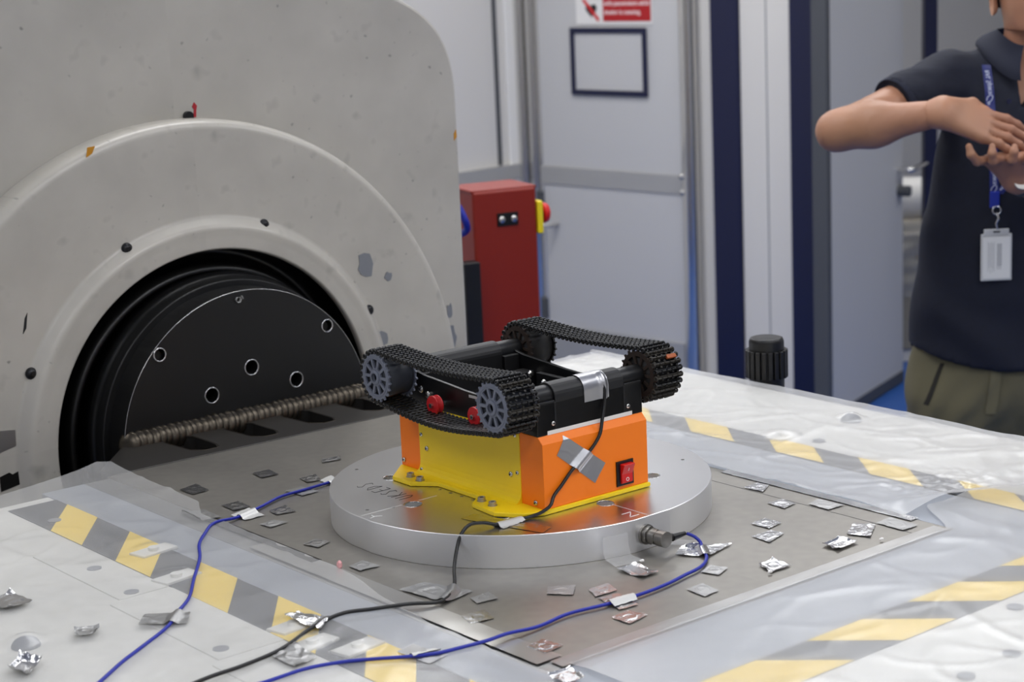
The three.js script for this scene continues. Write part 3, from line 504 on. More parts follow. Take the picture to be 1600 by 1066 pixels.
// ---------------------------------------------------------------- adhesive foil pieces
let tapeNo = 0;
function tape(label, q, o = {}) {
  const k = ++tapeNo, { y = null, mat = M.foil, cable = null, r = 0.0023, rough = 0.00024, lift = 0, group } = o;
  const seg = cable && cable.map((p) => [p[0], p[1]]);
  const near = (x, z) => { let d = 9; for (let i = 0; i + 1 < seg.length; i++) { const [ax, az] = seg[i], [bx, bz] = seg[i + 1], L = (bx - ax) ** 2 + (bz - az) ** 2, t = clamp(((x - ax) * (bx - ax) + (z - az) * (bz - az)) / L); d = Math.min(d, Math.hypot(x - ax - t * (bx - ax), z - az - t * (bz - az))); } return d; };
  const g = sheet(22, 22, (u, v) => {
    const e = 0.0012 * N3(u * 9 + k * 3.1, v * 9, k), on = (i) => q[0][i] * (1 - u) * (1 - v) + q[1][i] * u * (1 - v) + q[2][i] * u * v + q[3][i] * (1 - u) * v;
    const rim = Math.max(Math.abs(u - 0.5), Math.abs(v - 0.5)) > 0.48 ? 1 : 0;
    const x = on(0) + rim * e, z = on(1) + rim * 0.0012 * N3(u * 11, v * 11 + k, k + 9);
    let base = y ?? ((x < -0.33 || z > 0.475) ? filmY(z > 0.463 && x > -0.318 ? x + 3.3 : x, z) : 0.0006);
    let h = base + 0.0006 + rough * (1 + N3(x * 90, z * 90, k)) + rough * 1.1 * Math.max(0, 1 - Math.abs(N3(x * 38 + k, z * 46, k * 2)) * 4);
    { const q2 = Math.hypot(u - 0.5, v - 0.5); h += 0.00035 * Math.exp(-(((q2 - 0.27) / 0.05) ** 2)); }
    if (lift) h += lift * smooth(0.6, 1, Math.abs(u - 0.5) * 2) * (0.5 + N3(v * 3, k, 2)) + lift * 0.4 * smooth(0.75, 1, Math.abs(v - 0.5) * 2);
    if (seg) h = Math.max(h, base + 2 * r + 0.0007 - Math.max(0, near(x, z) - r * 0.9) * 0.75);
    return [x, h, z];
  });
  return single('foil_tape', g, mat, label, 'tape', [0, TY, 0], 0, group);
}
tape('silver tape square on the steel plate farthest left, closest to the raised film corner', [[-0.275, -0.416], [-0.244, -0.425], [-0.247, -0.383], [-0.274, -0.381]]);
tape('dark reflecting tape square on the plate midway between weld bead and blue cable', [[-0.16, -0.412], [-0.132, -0.411], [-0.136, -0.378], [-0.163, -0.38]]);
tape('crinkled silver tape square just above the end of the left blue cable', [[-0.128, -0.336], [-0.1, -0.338], [-0.111, -0.306], [-0.131, -0.311]]);
tape('small white tape holding the left blue cable end beside the disc', [[-0.114, -0.307], [-0.088, -0.316], [-0.098, -0.27], [-0.117, -0.268]], { mat: M.whiteTape, cable: cableLeft });
tape('dark tape square behind the left rim of the disc, nearest the driver bar', [[-0.049, -0.399], [-0.019, -0.394], [-0.03, -0.376], [-0.059, -0.382]]);
tape('flat tape piece lying under the left blue cable near the disc', [[-0.176, -0.298], [-0.149, -0.3], [-0.145, -0.262], [-0.173, -0.26]], { mat: M.foilDull });
tape('dark tape square behind the white tape where the left blue cable leaves the film', [[-0.274, -0.305], [-0.248, -0.305], [-0.249, -0.27], [-0.275, -0.27]]);
tape('dark tape square on the disc side of the whitish tape on the left cable', [[-0.243, -0.235], [-0.214, -0.24], [-0.22, -0.205], [-0.246, -0.212]]);
tape('whitish tape over the left blue cable where it leaves the film', [[-0.290, -0.256], [-0.255, -0.266], [-0.258, -0.222], [-0.287, -0.221]], { mat: M.whiteTape, cable: cableLeft });
tape('pale crinkled tape on the plate between the left cable and the dark slot', [[-0.284, -0.192], [-0.26, -0.194], [-0.253, -0.172], [-0.282, -0.169]], { mat: M.foilDull });
tape('bright tape square on the plate left of the disc, beside the slot end', [[-0.292, -0.078], [-0.268, -0.086], [-0.261, -0.062], [-0.285, -0.053]]);
tape('flat grey tape square left of the disc front, beside the pink fragment', [[-0.301, 0.036], [-0.276, 0.03], [-0.273, 0.063], [-0.301, 0.06]], { mat: M.foilDull });
tape('dark tape strip at the film edge where the left blue cable crosses onto the film', [[-0.330, -0.317], [-0.300, -0.305], [-0.302, -0.258], [-0.332, -0.265]], { mat: M.foilDull });
tape('wide crinkled silver tape over the black cable on the steel plate', [[-0.308, 0.150], [-0.272, 0.150], [-0.252, 0.216], [-0.298, 0.226]], { mat: M.foilDull, cable: cableBlack.slice(9), r: 0.0026, rough: 0.0005 });
tape('tilted silver tape square beside the wide tape on the black cable', [[-0.269, 0.233], [-0.241, 0.231], [-0.247, 0.256], [-0.274, 0.252]], { mat: M.foilDull });
tape('dull reflecting tape square between the black and the right blue cable', [[-0.312, 0.271], [-0.282, 0.274], [-0.29, 0.303], [-0.319, 0.298]]);
tape('pale tape square below the middle of the disc front', [[-0.183, 0.267], [-0.157, 0.286], [-0.181, 0.309], [-0.199, 0.285]], { mat: M.foilDull });
tape('tape square just behind the white tape on the right blue cable', [[-0.156, 0.308], [-0.126, 0.308], [-0.136, 0.334], [-0.167, 0.332]]);
tape('tape square lying under the white tape of the right blue cable', [[-0.168, 0.337], [-0.141, 0.342], [-0.151, 0.386], [-0.177, 0.383]]);
tape('narrow white tape wrapped over the right blue cable on the plate', [[-0.174, 0.353], [-0.138, 0.355], [-0.143, 0.376], [-0.176, 0.374]], { mat: M.whiteTape, cable: cableRight, y: 0.002 });
tape('reflecting tape square in front of the white tape on the right blue cable', [[-0.2, 0.394], [-0.172, 0.391], [-0.167, 0.417], [-0.199, 0.423]]);
tape('reflecting tape square near the front corner of the steel plate', [[-0.321, 0.395], [-0.295, 0.39], [-0.291, 0.419], [-0.319, 0.423]]);
tape('thick tape square with a round bulge in front of the disc', [[-0.089, 0.281], [-0.058, 0.28], [-0.06, 0.324], [-0.087, 0.324]], { lift: 0.003 });
tape('flat tape square beside the curve of the right blue cable', [[-0.026, 0.358], [0.0, 0.348], [0.007, 0.370], [-0.019, 0.381]], { mat: M.foilDull });
tape('large crumpled tape over the right blue cable next to the sensor', [[-0.003, 0.292], [0.022, 0.276], [0.074, 0.312], [0.018, 0.326]], { cable: cableRight, rough: 0.0007 });
tape('thin clear-looking tape at the disc foot behind the sensor', [[0.020, 0.258], [0.040, 0.252], [0.052, 0.268], [0.028, 0.276]], { mat: M.film });
tape('tape square with a round dent at the front edge of the plate', [[-0.079, 0.388], [-0.052, 0.387], [-0.057, 0.418], [-0.082, 0.42]], { mat: M.foilDull });
tape('crinkled tape square by the far edge of the plate nearest the disc', [[0.257, 0.156], [0.286, 0.154], [0.288, 0.174], [0.26, 0.189]]);
tape('tape square on the far right part of the plate, second from the disc', [[0.226, 0.227], [0.252, 0.23], [0.25, 0.256], [0.224, 0.26]]);
tape('dull tape square against the far plate edge, left of the film flap', [[0.259, 0.269], [0.284, 0.264], [0.287, 0.306], [0.257, 0.305]], { mat: M.foilDull });
tape('rear one of two close tape squares right of the sensor', [[0.148, 0.273], [0.177, 0.27], [0.176, 0.299], [0.149, 0.303]]);
tape('front one of two close tape squares right of the sensor', [[0.111, 0.309], [0.146, 0.309], [0.147, 0.33], [0.109, 0.341]]);
tape('bright square tape near the right corner of the plate', [[0.196, 0.388], [0.234, 0.366], [0.249, 0.389], [0.207, 0.416]], { rough: 0.0005 });
tape('curled tape square with dark edges by the front edge near the right corner', [[0.142, 0.395], [0.177, 0.391], [0.182, 0.419], [0.141, 0.422]], { lift: 0.004 });
tape('tape square at the front plate edge, right of the cable curve', [[0.037, 0.39], [0.065, 0.387], [0.062, 0.419], [0.029, 0.418]], { lift: 0.002 });
tape('flat tape in the right corner of the plate under the film flap', [[0.255, 0.385], [0.285, 0.382], [0.282, 0.429], [0.254, 0.428]], { mat: M.foilDull });
tape('long crinkled tape over the left blue cable on the white table', [[-0.588, 0.044], [-0.566, 0.019], [-0.524, 0.048], [-0.546, 0.077]], { mat: M.foilDull,  cable: cableLeft, rough: 0.0004 });
tape('small curled tape on the white table between dome bolt and blue cable', [[-0.645, 0.003], [-0.62, 0.015], [-0.635, 0.036], [-0.656, 0.028]], { mat: M.foilDull,  lift: 0.004 });
tape('crinkled tape at the left image edge on the white table', [[-0.69, -0.148], [-0.642, -0.166], [-0.636, -0.117], [-0.667, -0.114]], { lift: 0.005, rough: 0.0007 });
tape('folded shiny tape in the bottom left corner of the view', [[-0.753, 0.064], [-0.728, 0.044], [-0.712, 0.066], [-0.745, 0.098]], { lift: 0.008 });
tape('crumpled tape bundle over the black cable on the hazard tape', [[-0.470, 0.158], [-0.444, 0.146], [-0.427, 0.184], [-0.455, 0.208]], { cable: cableBlack, rough: 0.0012, lift: 0.004 });
tape('ridged dark silver tape on the table in front of the black cable', [[-0.532, 0.229], [-0.497, 0.22], [-0.502, 0.269], [-0.534, 0.276]], { mat: M.foilDull,  rough: 0.0009 });
tape('white tape over the right blue cable on the film', [[-0.43, 0.331], [-0.397, 0.337], [-0.4, 0.352], [-0.432, 0.345]], { mat: M.whiteTape, cable: cableRight });
tape('dull tape lying under the right blue cable on the film', [[-0.434, 0.318], [-0.408, 0.313], [-0.400, 0.362], [-0.428, 0.366]], { mat: M.foilDull });
tape('bright folded tape on the film at the bottom edge of the view', [[-0.363, 0.478], [-0.333, 0.479], [-0.343, 0.512], [-0.369, 0.509]], { lift: 0.004 });
tape('flat reflecting tape on the disc in front of the yellow foot', [[-0.169, 0.089], [-0.146, 0.086], [-0.114, 0.197], [-0.137, 0.207]], { y: 0.0412, rough: 0.00015 });
tape('narrow whitish tape over the black cable on the disc', [[-0.158, 0.138], [-0.121, 0.140], [-0.122, 0.157], [-0.159, 0.160]], { y: 0.0415, mat: M.whiteTape, cable: cableBlack.slice(2, 5), r: 0.0024 });
// bent piece from the disc rim down to the plate
single('foil_tape', sheet(14, 30, (u, v) => {
  const a = (104.5 + u * -8.2) * Math.PI / 180, d = v * 0.055;
  const rim = 0.2512 + 0.0006 * N3(u * 8, v * 12, 3);
  let r, y; if (d < 0.026) { r = rim + 0.004 * smooth(0.012, 0.026, d); y = 0.029 - d; } else { r = rim + 0.004 + (d - 0.026) * 0.95; y = 0.003 + 0.001 * N3(u * 9, v * 9, 1) - 0.001 * v; }
  return [r * Math.cos(a) - 0.012, y, r * Math.sin(a)];
}), M.film, 'bent clear glossy tape from the disc rim down onto the plate', 'tape', [0, TY, 0]);
single('fragment', new THREE.DodecahedronGeometry(0.0045, 0).scale(0.8, 1.3, 0.8), std(0xe7a9a9, 0.6), 'tiny pink fragment on the plate edge left of the disc', 'fragment', [-0.313, TY + 0.006, 0.035]);
{ for (const [x, z, lab] of [[-0.049, 0.283, 'tiny beige crumb on the plate in front of the sensor'], [0.205, 0.435, 'tiny white crumb on the front edge strip near the right corner'], [0.025, 0.42, 'tiny white crumb at the front edge of the plate in the middle']]) single('crumb', new THREE.DodecahedronGeometry(0.0026, 0).scale(1.4, 0.7, 1), M.white, lab, 'crumb', [x, TY + 0.0035, z]); }

// black ribbed cylinder standing beyond the far table edge
{
  const t = thing('ribbed_cylinder', 'black ribbed cylinder with a wider collar standing behind the far table edge', 'cylinder', [0.741, 0, -0.252]);
  const y = TY;
  part(t, 'barrel', new THREE.LatheGeometry([V2(0, y - 0.25), V2(0.029, y - 0.25), V2(0.029, y + 0.066), V2(0.027, y + 0.0715), V2(0.024, y + 0.0725), V2(0.019, y + 0.071), V2(0, y + 0.0705)], 40), M.blackPlastic);
  const ribs = []; for (let i = 0; i < 20; i++) { const a = i / 20 * 2 * Math.PI; ribs.push(new RoundedBoxGeometry(0.0072, 0.047, 0.008, 1, 0.0015).rotateY(-a).translate(0.0315 * Math.cos(a), y + 0.029, 0.0315 * Math.sin(a))); }
  for (const r of ribs) part(t, 'rib', r, M.blackPlastic);
  part(t, 'stand_pole', cylY(0.014, 0.02, y - 0.25, 0, 0, 20), M.blackPlastic);
  part(t, 'stand_foot', cylY(0.085, 0, 0.02, 0, 0, 32, 0.08), M.blackPlastic);
}

// ---------------------------------------------------------------- the tracked robot, lying on its yellow foot
{
  const R = thing('tracked_robot', 'upturned tracked robot with black chassis on an orange and yellow box', 'robot', [0, TY + 0.0414, 0], -0.0192);
  const half = [[-0.0875, -0.1475], [-0.127, -0.110], [-0.1275, -0.069], [-0.1035, -0.041], [-0.1035, 0.045], [-0.129, 0.066], [-0.1335, 0.1165], [-0.112, 0.1475], [-0.0875, 0.1585]];
  const foot = part(R, 'foot_plate', slabXZ([...half, [0.0865, 0.1585], [0.0865, -0.1475]], 0.0004, 0.0062, 0.0012), M.yellow);
  for (const [x, z] of [[-0.112, -0.0898], [-0.114, -0.0657], [-0.1144, 0.0669], [-0.1167, 0.0921]]) {
    const s = part(foot, 'cap_screw', [cylY(0.0049, 0.0062, 0.0108, x, z, 24), new THREE.TorusGeometry(0.0041, 0.0008, 6, 24).rotateX(Math.PI / 2).translate(x, 0.0108, z), cylY(0.0062, 0.0060, 0.0068, x, z, 24)], M.bolt);
    part(foot, 'screw_socket', cylY(0.0026, 0.0107, 0.0111, x, z, 6), M.socket);
  }
  // box: rear and front orange shells, yellow sides with a fillet at the foot
  part(R, 'front_shell', slabZY([[0.1115, 0.0062], [0.1552, 0.0062], [0.156, 0.007], [0.156, 0.0880], [0.1475, 0.0967], [0.1115, 0.0967]], -0.0853, 0.0853, 0.0006), M.orange);
  part(R, 'rear_shell', slabZY([[-0.103, 0.0062], [-0.147, 0.0062], [-0.147, 0.0880], [-0.139, 0.0967], [-0.103, 0.0967]], -0.0853, 0.0853, 0.0006), M.orange);
  for (const s of [-1, 1]) {
    const pts = [[-0.083, 0.0967], [-0.0858, 0.0967], [-0.0858, 0.022], [-0.0865, 0.0155], [-0.0885, 0.0105], [-0.092, 0.0075], [-0.097, 0.0063], [-0.097, 0.005], [-0.083, 0.005]].map(([x, y]) => [s * x, y]);
    part(R, 'side_panel', slabXY(pts, -0.1028, 0.1113), M.yellow);
  }
  part(R, 'inner_box', box(-0.083, 0.083, 0.006, 0.0955, -0.102, 0.111), M.yellow);
  const head = (x, y, z, axis, r = 0.0028) => { const g = new THREE.SphereGeometry(r, 14, 8, 0, 7, 0, Math.PI / 2).scale(1, 0.55, 1), k = new THREE.CylinderGeometry(r * 0.4, r * 0.4, 0.0004, 6).translate(0, r * 0.53, 0); return [g, k].map((q) => (axis === 'x' ? q.rotateZ(Math.PI / 2) : axis === 'X' ? q.rotateZ(-Math.PI / 2) : q.rotateX(Math.PI / 2)).translate(x, y, z)); };
  const screw = (p, x, y, z, axis, r0 = 0.0028) => { const r = r0 * 1.15; const [a, b] = head(x, y, z, axis, r); const m = part(p, 'screw', a, M.screw); part(p, 'screw_socket', b, M.socket); };
  for (const [y, z, r] of [[0.0567, -0.0976, 0.0026], [0.0396, -0.0863, 0.0033], [0.0097, -0.0971, 0.0026], [0.0919, 0.1037, 0.0026], [0.0397, 0.0924, 0.0033], [0.044, 0.1055, 0.0026], [0.0143, -0.1408, 0.0028], [0.0123, 0.1394, 0.0031]]) screw(R, y < 0.011 ? -0.0885 : -0.0862, y, z, 'x', r);
  // rocker switch on the front
  const sw = part(R, 'rocker_switch', slabXY(shapeOf([[0.0312, 0.0108], [0.0592, 0.0108], [0.0592, 0.0432], [0.0312, 0.0432]]), 0.1555, 0.1585, 0.001), M.blackPlastic);
  part(sw, 'rocker', slabZY([[0.157, 0.0145], [0.1605, 0.0145], [0.1615, 0.016], [0.1615, 0.0265], [0.1665, 0.0388], [0.1655, 0.0397], [0.157, 0.0397]], 0.0365, 0.0548, 0.0006), M.redSatin);
  part(sw, 'off_mark', new THREE.TorusGeometry(0.0021, 0.00045, 6, 24).translate(0.0457, 0.0193, 0.1617), M.white);
  part(sw, 'on_mark', new THREE.BoxGeometry(0.0008, 0.0045, 0.0004).rotateX(0.38).translate(0.0457, 0.0325, 0.1644), M.white);
  part(R, 'white_strip', box(-0.070, 0.068, 0.0966, 0.1016, 0.14, 0.1486), M.white);

  // black chassis
  const yA = 0.141, zF = 0.1306, zR = -0.1167;
  const housing = (zc, s) => { const p = [[zc + s * 0.0175, 0.1], [zc + s * 0.0175, yA]]; for (let i = 1; i <= 14; i++) { const a = i / 14 * Math.PI; p.push([zc + s * 0.0175 * Math.cos(a), yA + 0.0165 * Math.sin(a)]); } p.push([zc - s * 0.0175, 0.0968]); p.push([zc + s * 0.0175, 0.0968]); return p; };
  const fh = part(R, 'front_housing', [slabZY(housing(zF, 1), -0.056, 0.056, 0.0008), box(-0.0853, -0.0562, 0.0968, 0.1385, 0.108, 0.1481, 0.0012), box(0.0562, 0.0853, 0.0968, 0.1385, 0.108, 0.1481, 0.0012), box(-0.0853, 0.0853, 0.1018, 0.136, 0.112, 0.1481, 0.0006), box(-0.0853, -0.071, 0.0968, 0.112, 0.14, 0.1481), box(0.069, 0.0853, 0.0968, 0.112, 0.14, 0.1481)], M.blackGrain);
  const rh = part(R, 'rear_housing', [slabZY(housing(zR, -1), -0.056, 0.056, 0.0008), box(-0.0853, -0.0562, 0.0968, 0.1385, -0.1342, -0.094, 0.0012), box(0.0562, 0.0853, 0.0968, 0.1385, -0.1342, -0.094, 0.0012)], M.blackGrain);
  for (const zc of [zF, zR]) for (const s of [-1, 1]) part(R, 'motor_tube', cylX(0.0138, Math.min(s * 0.05, s * 0.0945), Math.max(s * 0.05, s * 0.0945), yA, zc, 32), M.blackPlastic);
  screw(fh, -0.0604, 0.1098, 0.1482, 'z', 0.0027); screw(fh, 0.062, 0.1088, 0.1482, 'z', 0.0027);
  screw(R, -0.044, 0.1525, 0.1125, 'z', 0.0035);
  for (const s of [-1, 1]) {
    const x0 = s < 0 ? -0.0852 : 0.0802, pts = [[-0.112, 0.0968], [-0.112, 0.148], [-0.10, 0.1415], [-0.085, 0.1385], [-0.067, 0.1372], [-0.032, 0.1347], [0.002, 0.1318], [0.03, 0.1306], [0.06, 0.132], [0.112, 0.1365], [0.112, 0.0968]];
    part(R, 'side_plate', slabZY(pts, x0, x0 + 0.005, 0.0006), M.blackPlastic);
  }
  part(R, 'floor_tray', box(-0.08, 0.08, 0.0968, 0.101, -0.1, 0.112), M.blackGrain);
  const br = part(R, 'bracket', [box(0.045, 0.08, 0.101, 0.120, -0.085, -0.06, 0.001), box(0.058, 0.066, 0.10, 0.126, -0.03, 0.06, 0.001)], M.blackPlastic);
  screw(R, 0.0725, 0.1165, -0.0595, 'z', 0.0048); screw(R, 0.0798, 0.118, 0.02, 'x', 0.003);
  screw(R, -0.0856, 0.1191, -0.0929, 'x', 0.0043); screw(R, -0.092, 0.1165, -0.069, 'x', 0.0042);
  part(R, 'standoff', cylX(0.003, -0.092, -0.085, 0.1165, -0.069, 14), M.bolt);
  part(R, 'label_strip', box(-0.0859, -0.0853, 0.125, 0.1285, 0.012, 0.034), M.white);
  // red idler rollers on the side plates
  for (const s of [-1, 1]) for (const z of [-0.0404, 0.0471]) {
    const pr = [[0, 0], [0.004, 0], [0.0118, 0], [0.0124, 0.0006], [0.0124, 0.0028], [0.0095, 0.0044], [0.0095, 0.0056], [0.0124, 0.0072], [0.0124, 0.0094], [0.0118, 0.01], [0, 0.01]].map(([r, h]) => V2(r, h));
    const y = 0.1095;
    const ro = part(R, 'idler_roller', new THREE.LatheGeometry(pr, 32).rotateZ(s > 0 ? -Math.PI / 2 : Math.PI / 2).translate(s * 0.0965, y, z), M.redRoller);
    part(ro, 'axle_screw', [cylX(0.0032, s > 0 ? 0.105 : -0.1095, s > 0 ? 0.1095 : -0.105, y, z, 18), cylX(0.003, s > 0 ? 0.085 : -0.0966, s > 0 ? 0.0966 : -0.085, y, z, 12)], M.screw);
    part(ro, 'screw_socket', cylX(0.0016, s > 0 ? 0.1093 : -0.1099, s > 0 ? 0.1099 : -0.1093, y, z, 6), M.socket);
  }
  // toothed sprockets
  const disc = () => {
    const s = new THREE.Shape(), T = 22; let first = true;
    for (let i = 0; i < T; i++) for (const [f, r] of [[0, 0.0298], [0.28, 0.0298], [0.42, 0.0332], [0.58, 0.0332], [0.72, 0.0298]]) { const a = (i + f) / T * 2 * Math.PI; const p = [r * Math.cos(a), r * Math.sin(a)]; first ? s.moveTo(...p) : s.lineTo(...p); first = false; }
    s.closePath();
    for (let i = 0; i < 10; i++) { const a0 = (i + 0.14) / 10 * 2 * Math.PI, a1 = (i + 0.86) / 10 * 2 * Math.PI, h = new THREE.Path(), n = 6; for (let k = 0; k <= n; k++) { const a = a0 + (a1 - a0) * k / n; k ? h.lineTo(0.0235 * Math.cos(a), 0.0235 * Math.sin(a)) : h.moveTo(0.0235 * Math.cos(a), 0.0235 * Math.sin(a)); } for (let k = n; k >= 0; k--) { const m = (a0 + a1) / 2, a = m + (a0 + (a1 - a0) * k / n - m) * 0.72; h.lineTo(0.0122 * Math.cos(a), 0.0122 * Math.sin(a)); } s.holes.push(h); }
    const b = new THREE.Path(); b.absarc(0, 0, 0.0056, 0, Math.PI * 2, true); s.holes.push(b);
    return slabXY(s, 0, 0.003, 0.0004, 8);
  };
  const drumShaded = std(0x363a42, 0.5);  // darker than the sprocket grey: shade on the drum put into its colour
  const toothed = disc();
  const hub = new THREE.LatheGeometry([V2(0.0056, 0), V2(0.009, 0), V2(0.0094, 0.0006), V2(0.0094, 0.0028), V2(0.0056, 0.0028)], 28), rimRing = new THREE.TorusGeometry(0.0262, 0.0009, 6, 48);
  const drum = new THREE.LatheGeometry([V2(0.006, 0.002), V2(0.0275, 0.002), V2(0.0275, 0.040), V2(0.006, 0.040)], 48);
  for (const s of [-1, 1]) for (const zc of [zF, zR]) {
    const dirty = s > 0, mat = dirty ? M.darkPlastic : M.greyPlastic, flip = (g, x) => g.clone().rotateY(s * Math.PI / 2).translate(x, yA, zc);
    const sp = part(R, 'sprocket', drum.clone().rotateZ(s > 0 ? -Math.PI / 2 : Math.PI / 2).translate(s * 0.0965, yA, zc), dirty ? mat : drumShaded);
    const outer = part(sp, 'toothed_disc', flip(toothed, s * 0.1372), mat); part(sp, 'hub_ring', [flip(rimRing, s * 0.1400), hub.clone().rotateZ(s > 0 ? -Math.PI / 2 : Math.PI / 2).translate(s * 0.1396, yA, zc)], mat);
    part(sp, 'toothed_disc', flip(toothed, s * 0.0955), dirty ? M.rust : mat);
    if (s > 0) part(sp, 'bore_disc', flip(new THREE.CylinderGeometry(0.0056, 0.0056, 0.002, 16).rotateX(Math.PI / 2), s * 0.137), M.redRoller);
  }
  // tracks: separate links along a closed path
  const path = [], rr = 0.0322;
  const seg = (n, f) => { for (let i = 0; i < n; i++) path.push(f(i / n)); };
  seg(40, (t) => { const z = zR + (zF - zR) * t; return [z, yA + rr - 0.0065 * Math.sin(Math.PI * t) * (1 - 0.25 * t) - 0.0005 * t]; });
  seg(30, (t) => { const a = Math.PI / 2 - Math.PI * t; return [zF + rr * Math.cos(a), yA + rr * Math.sin(a)]; });
  seg(40, (t) => { const z = zF + (zR - zF) * t; return [z, yA - rr - 0.0105 * Math.sin(Math.PI * t) ** 1.2]; });
  seg(30, (t) => { const a = -Math.PI / 2 - Math.PI * t; return [zR + rr * Math.cos(a), yA + rr * Math.sin(a)]; });
  const len = [0]; for (let i = 1; i <= path.length; i++) { const a = path[i - 1], b = path[i % path.length]; len.push(len[i - 1] + Math.hypot(b[0] - a[0], b[1] - a[1])); }
  const total = len[path.length], NL = 84;
  const at = (s) => { s = (s % total + total) % total; let i = 0; while (len[i + 1] < s) i++; const t = (s - len[i]) / (len[i + 1] - len[i]), a = path[i], b = path[(i + 1) % path.length]; return [a[0] + (b[0] - a[0]) * t, a[1] + (b[1] - a[1]) * t]; };
  const W = 0.0435, p = total / NL, bits = [new RoundedBoxGeometry(W, 0.0018, p * 0.5, 1, 0.0006)];
  for (let i = 0; i < 5; i++) { const x = (i - 2) * W / 5; bits.push(new THREE.CapsuleGeometry(0.0016, W / 5 - 0.0036, 3, 8).rotateZ(Math.PI / 2).scale(1, 1.5, 0.9).translate(x, 0.0030, 0)); bits.push(new RoundedBoxGeometry(W / 12, 0.0020, p * 0.62, 1, 0.0008).translate(x, 0.0002, (i % 2 ? 1 : -1) * p * 0.3)); }
  for (const s of [-1, 1]) bits.push(new THREE.TorusGeometry(0.0024, 0.0013, 6, 12).rotateY(Math.PI / 2).translate(s * W / 2, 0.0016, 0));
  const link = merge(bits);
  const mats = [M.track, M.trackDirty, std(0x5a4a34, 0.8)];
  for (const s of [-1, 1]) {
    const tr = new THREE.Group(); tr.name = 'track'; R.add(tr);
    for (let i = 0; i < NL; i++) {
      const a = at((i - 0.4) * p), b = at((i + 0.4) * p), c = at(i * p), ang = Math.atan2(b[1] - a[1], b[0] - a[0]);
      const wrap = c[0] > zF + 0.005, m = part(tr, 'track_link', link, wrap && rnd() < (s > 0 ? 0.75 : 0.45) ? M.trackDirty : M.track);
      m.position.set(s * 0.1176, c[1], c[0]); m.rotation.x = -ang;
    }
    if (s > 0) { const m = part(tr, 'orange_patch', new RoundedBoxGeometry(0.016, 0.004, 0.006, 1, 0.001), std(0xa8562a, 0.6)); const c = at(total * 0.435); m.position.set(0.128, yA + 0.0225, zF + 0.0275); m.rotation.x = 0.85; }
  }
  // silver tape holding the black cable: on the housing and on the orange front
  const own = (g, label) => single('foil_tape', g, M.tapeSmooth, label, 'tape', [0, TY + 0.0414, 0], -0.0192);
  own(sheet(18, 40, (u, v) => {
    const a = Math.max(0, 150 - v * 185) * Math.PI / 180, r = 0.0178 + 0.0002 * N3(u * 6, v * 9, 4), x = -0.010 + u * 0.040, tail = Math.max(0, v - 0.81) * 0.075;
    const lump = 0.0046 * Math.exp(-(((u - 0.80) / 0.09) ** 2)) * smooth(0.3, 0.5, v);
    return [x, yA + (r + lump) * Math.sin(a) - tail, zF + (r + lump) * Math.cos(a) + 0.0006];
  }), 'silver tape wrapped over the black housing, holding the cable on top');
  own(sheet(40, 18, (u, v) => {
    const A = [-0.0493, 0.0934], B = [0.0138, 0.0461], C = [-0.004, 0.0237], D = [-0.0635, 0.0711];
    const x = A[0] * (1 - u) * (1 - v) + B[0] * u * (1 - v) + C[0] * u * v + D[0] * (1 - u) * v, y = A[1] * (1 - u) * (1 - v) + B[1] * u * (1 - v) + C[1] * u * v + D[1] * (1 - u) * v;
    const d = Math.abs((x + 0.014) * 0.60 - (y - 0.0666) * 0.80 + 0.0);
    const zc = 0.1566 + 0.0003 * N3(x * 60, y * 60, 2) + 0.0003 * Math.max(0, 1 - Math.abs(N3(x * 40 + y * 20, y * 30 - x * 25, 6)) * 5) + Math.max(0, 0.0056 - Math.max(0, d - 0.002) * 0.75) + Math.max(0, y - 0.088) * -0.9;
    return [x, y, zc];
  }), 'large silver tape strip across the orange front, holding the black cable');
}

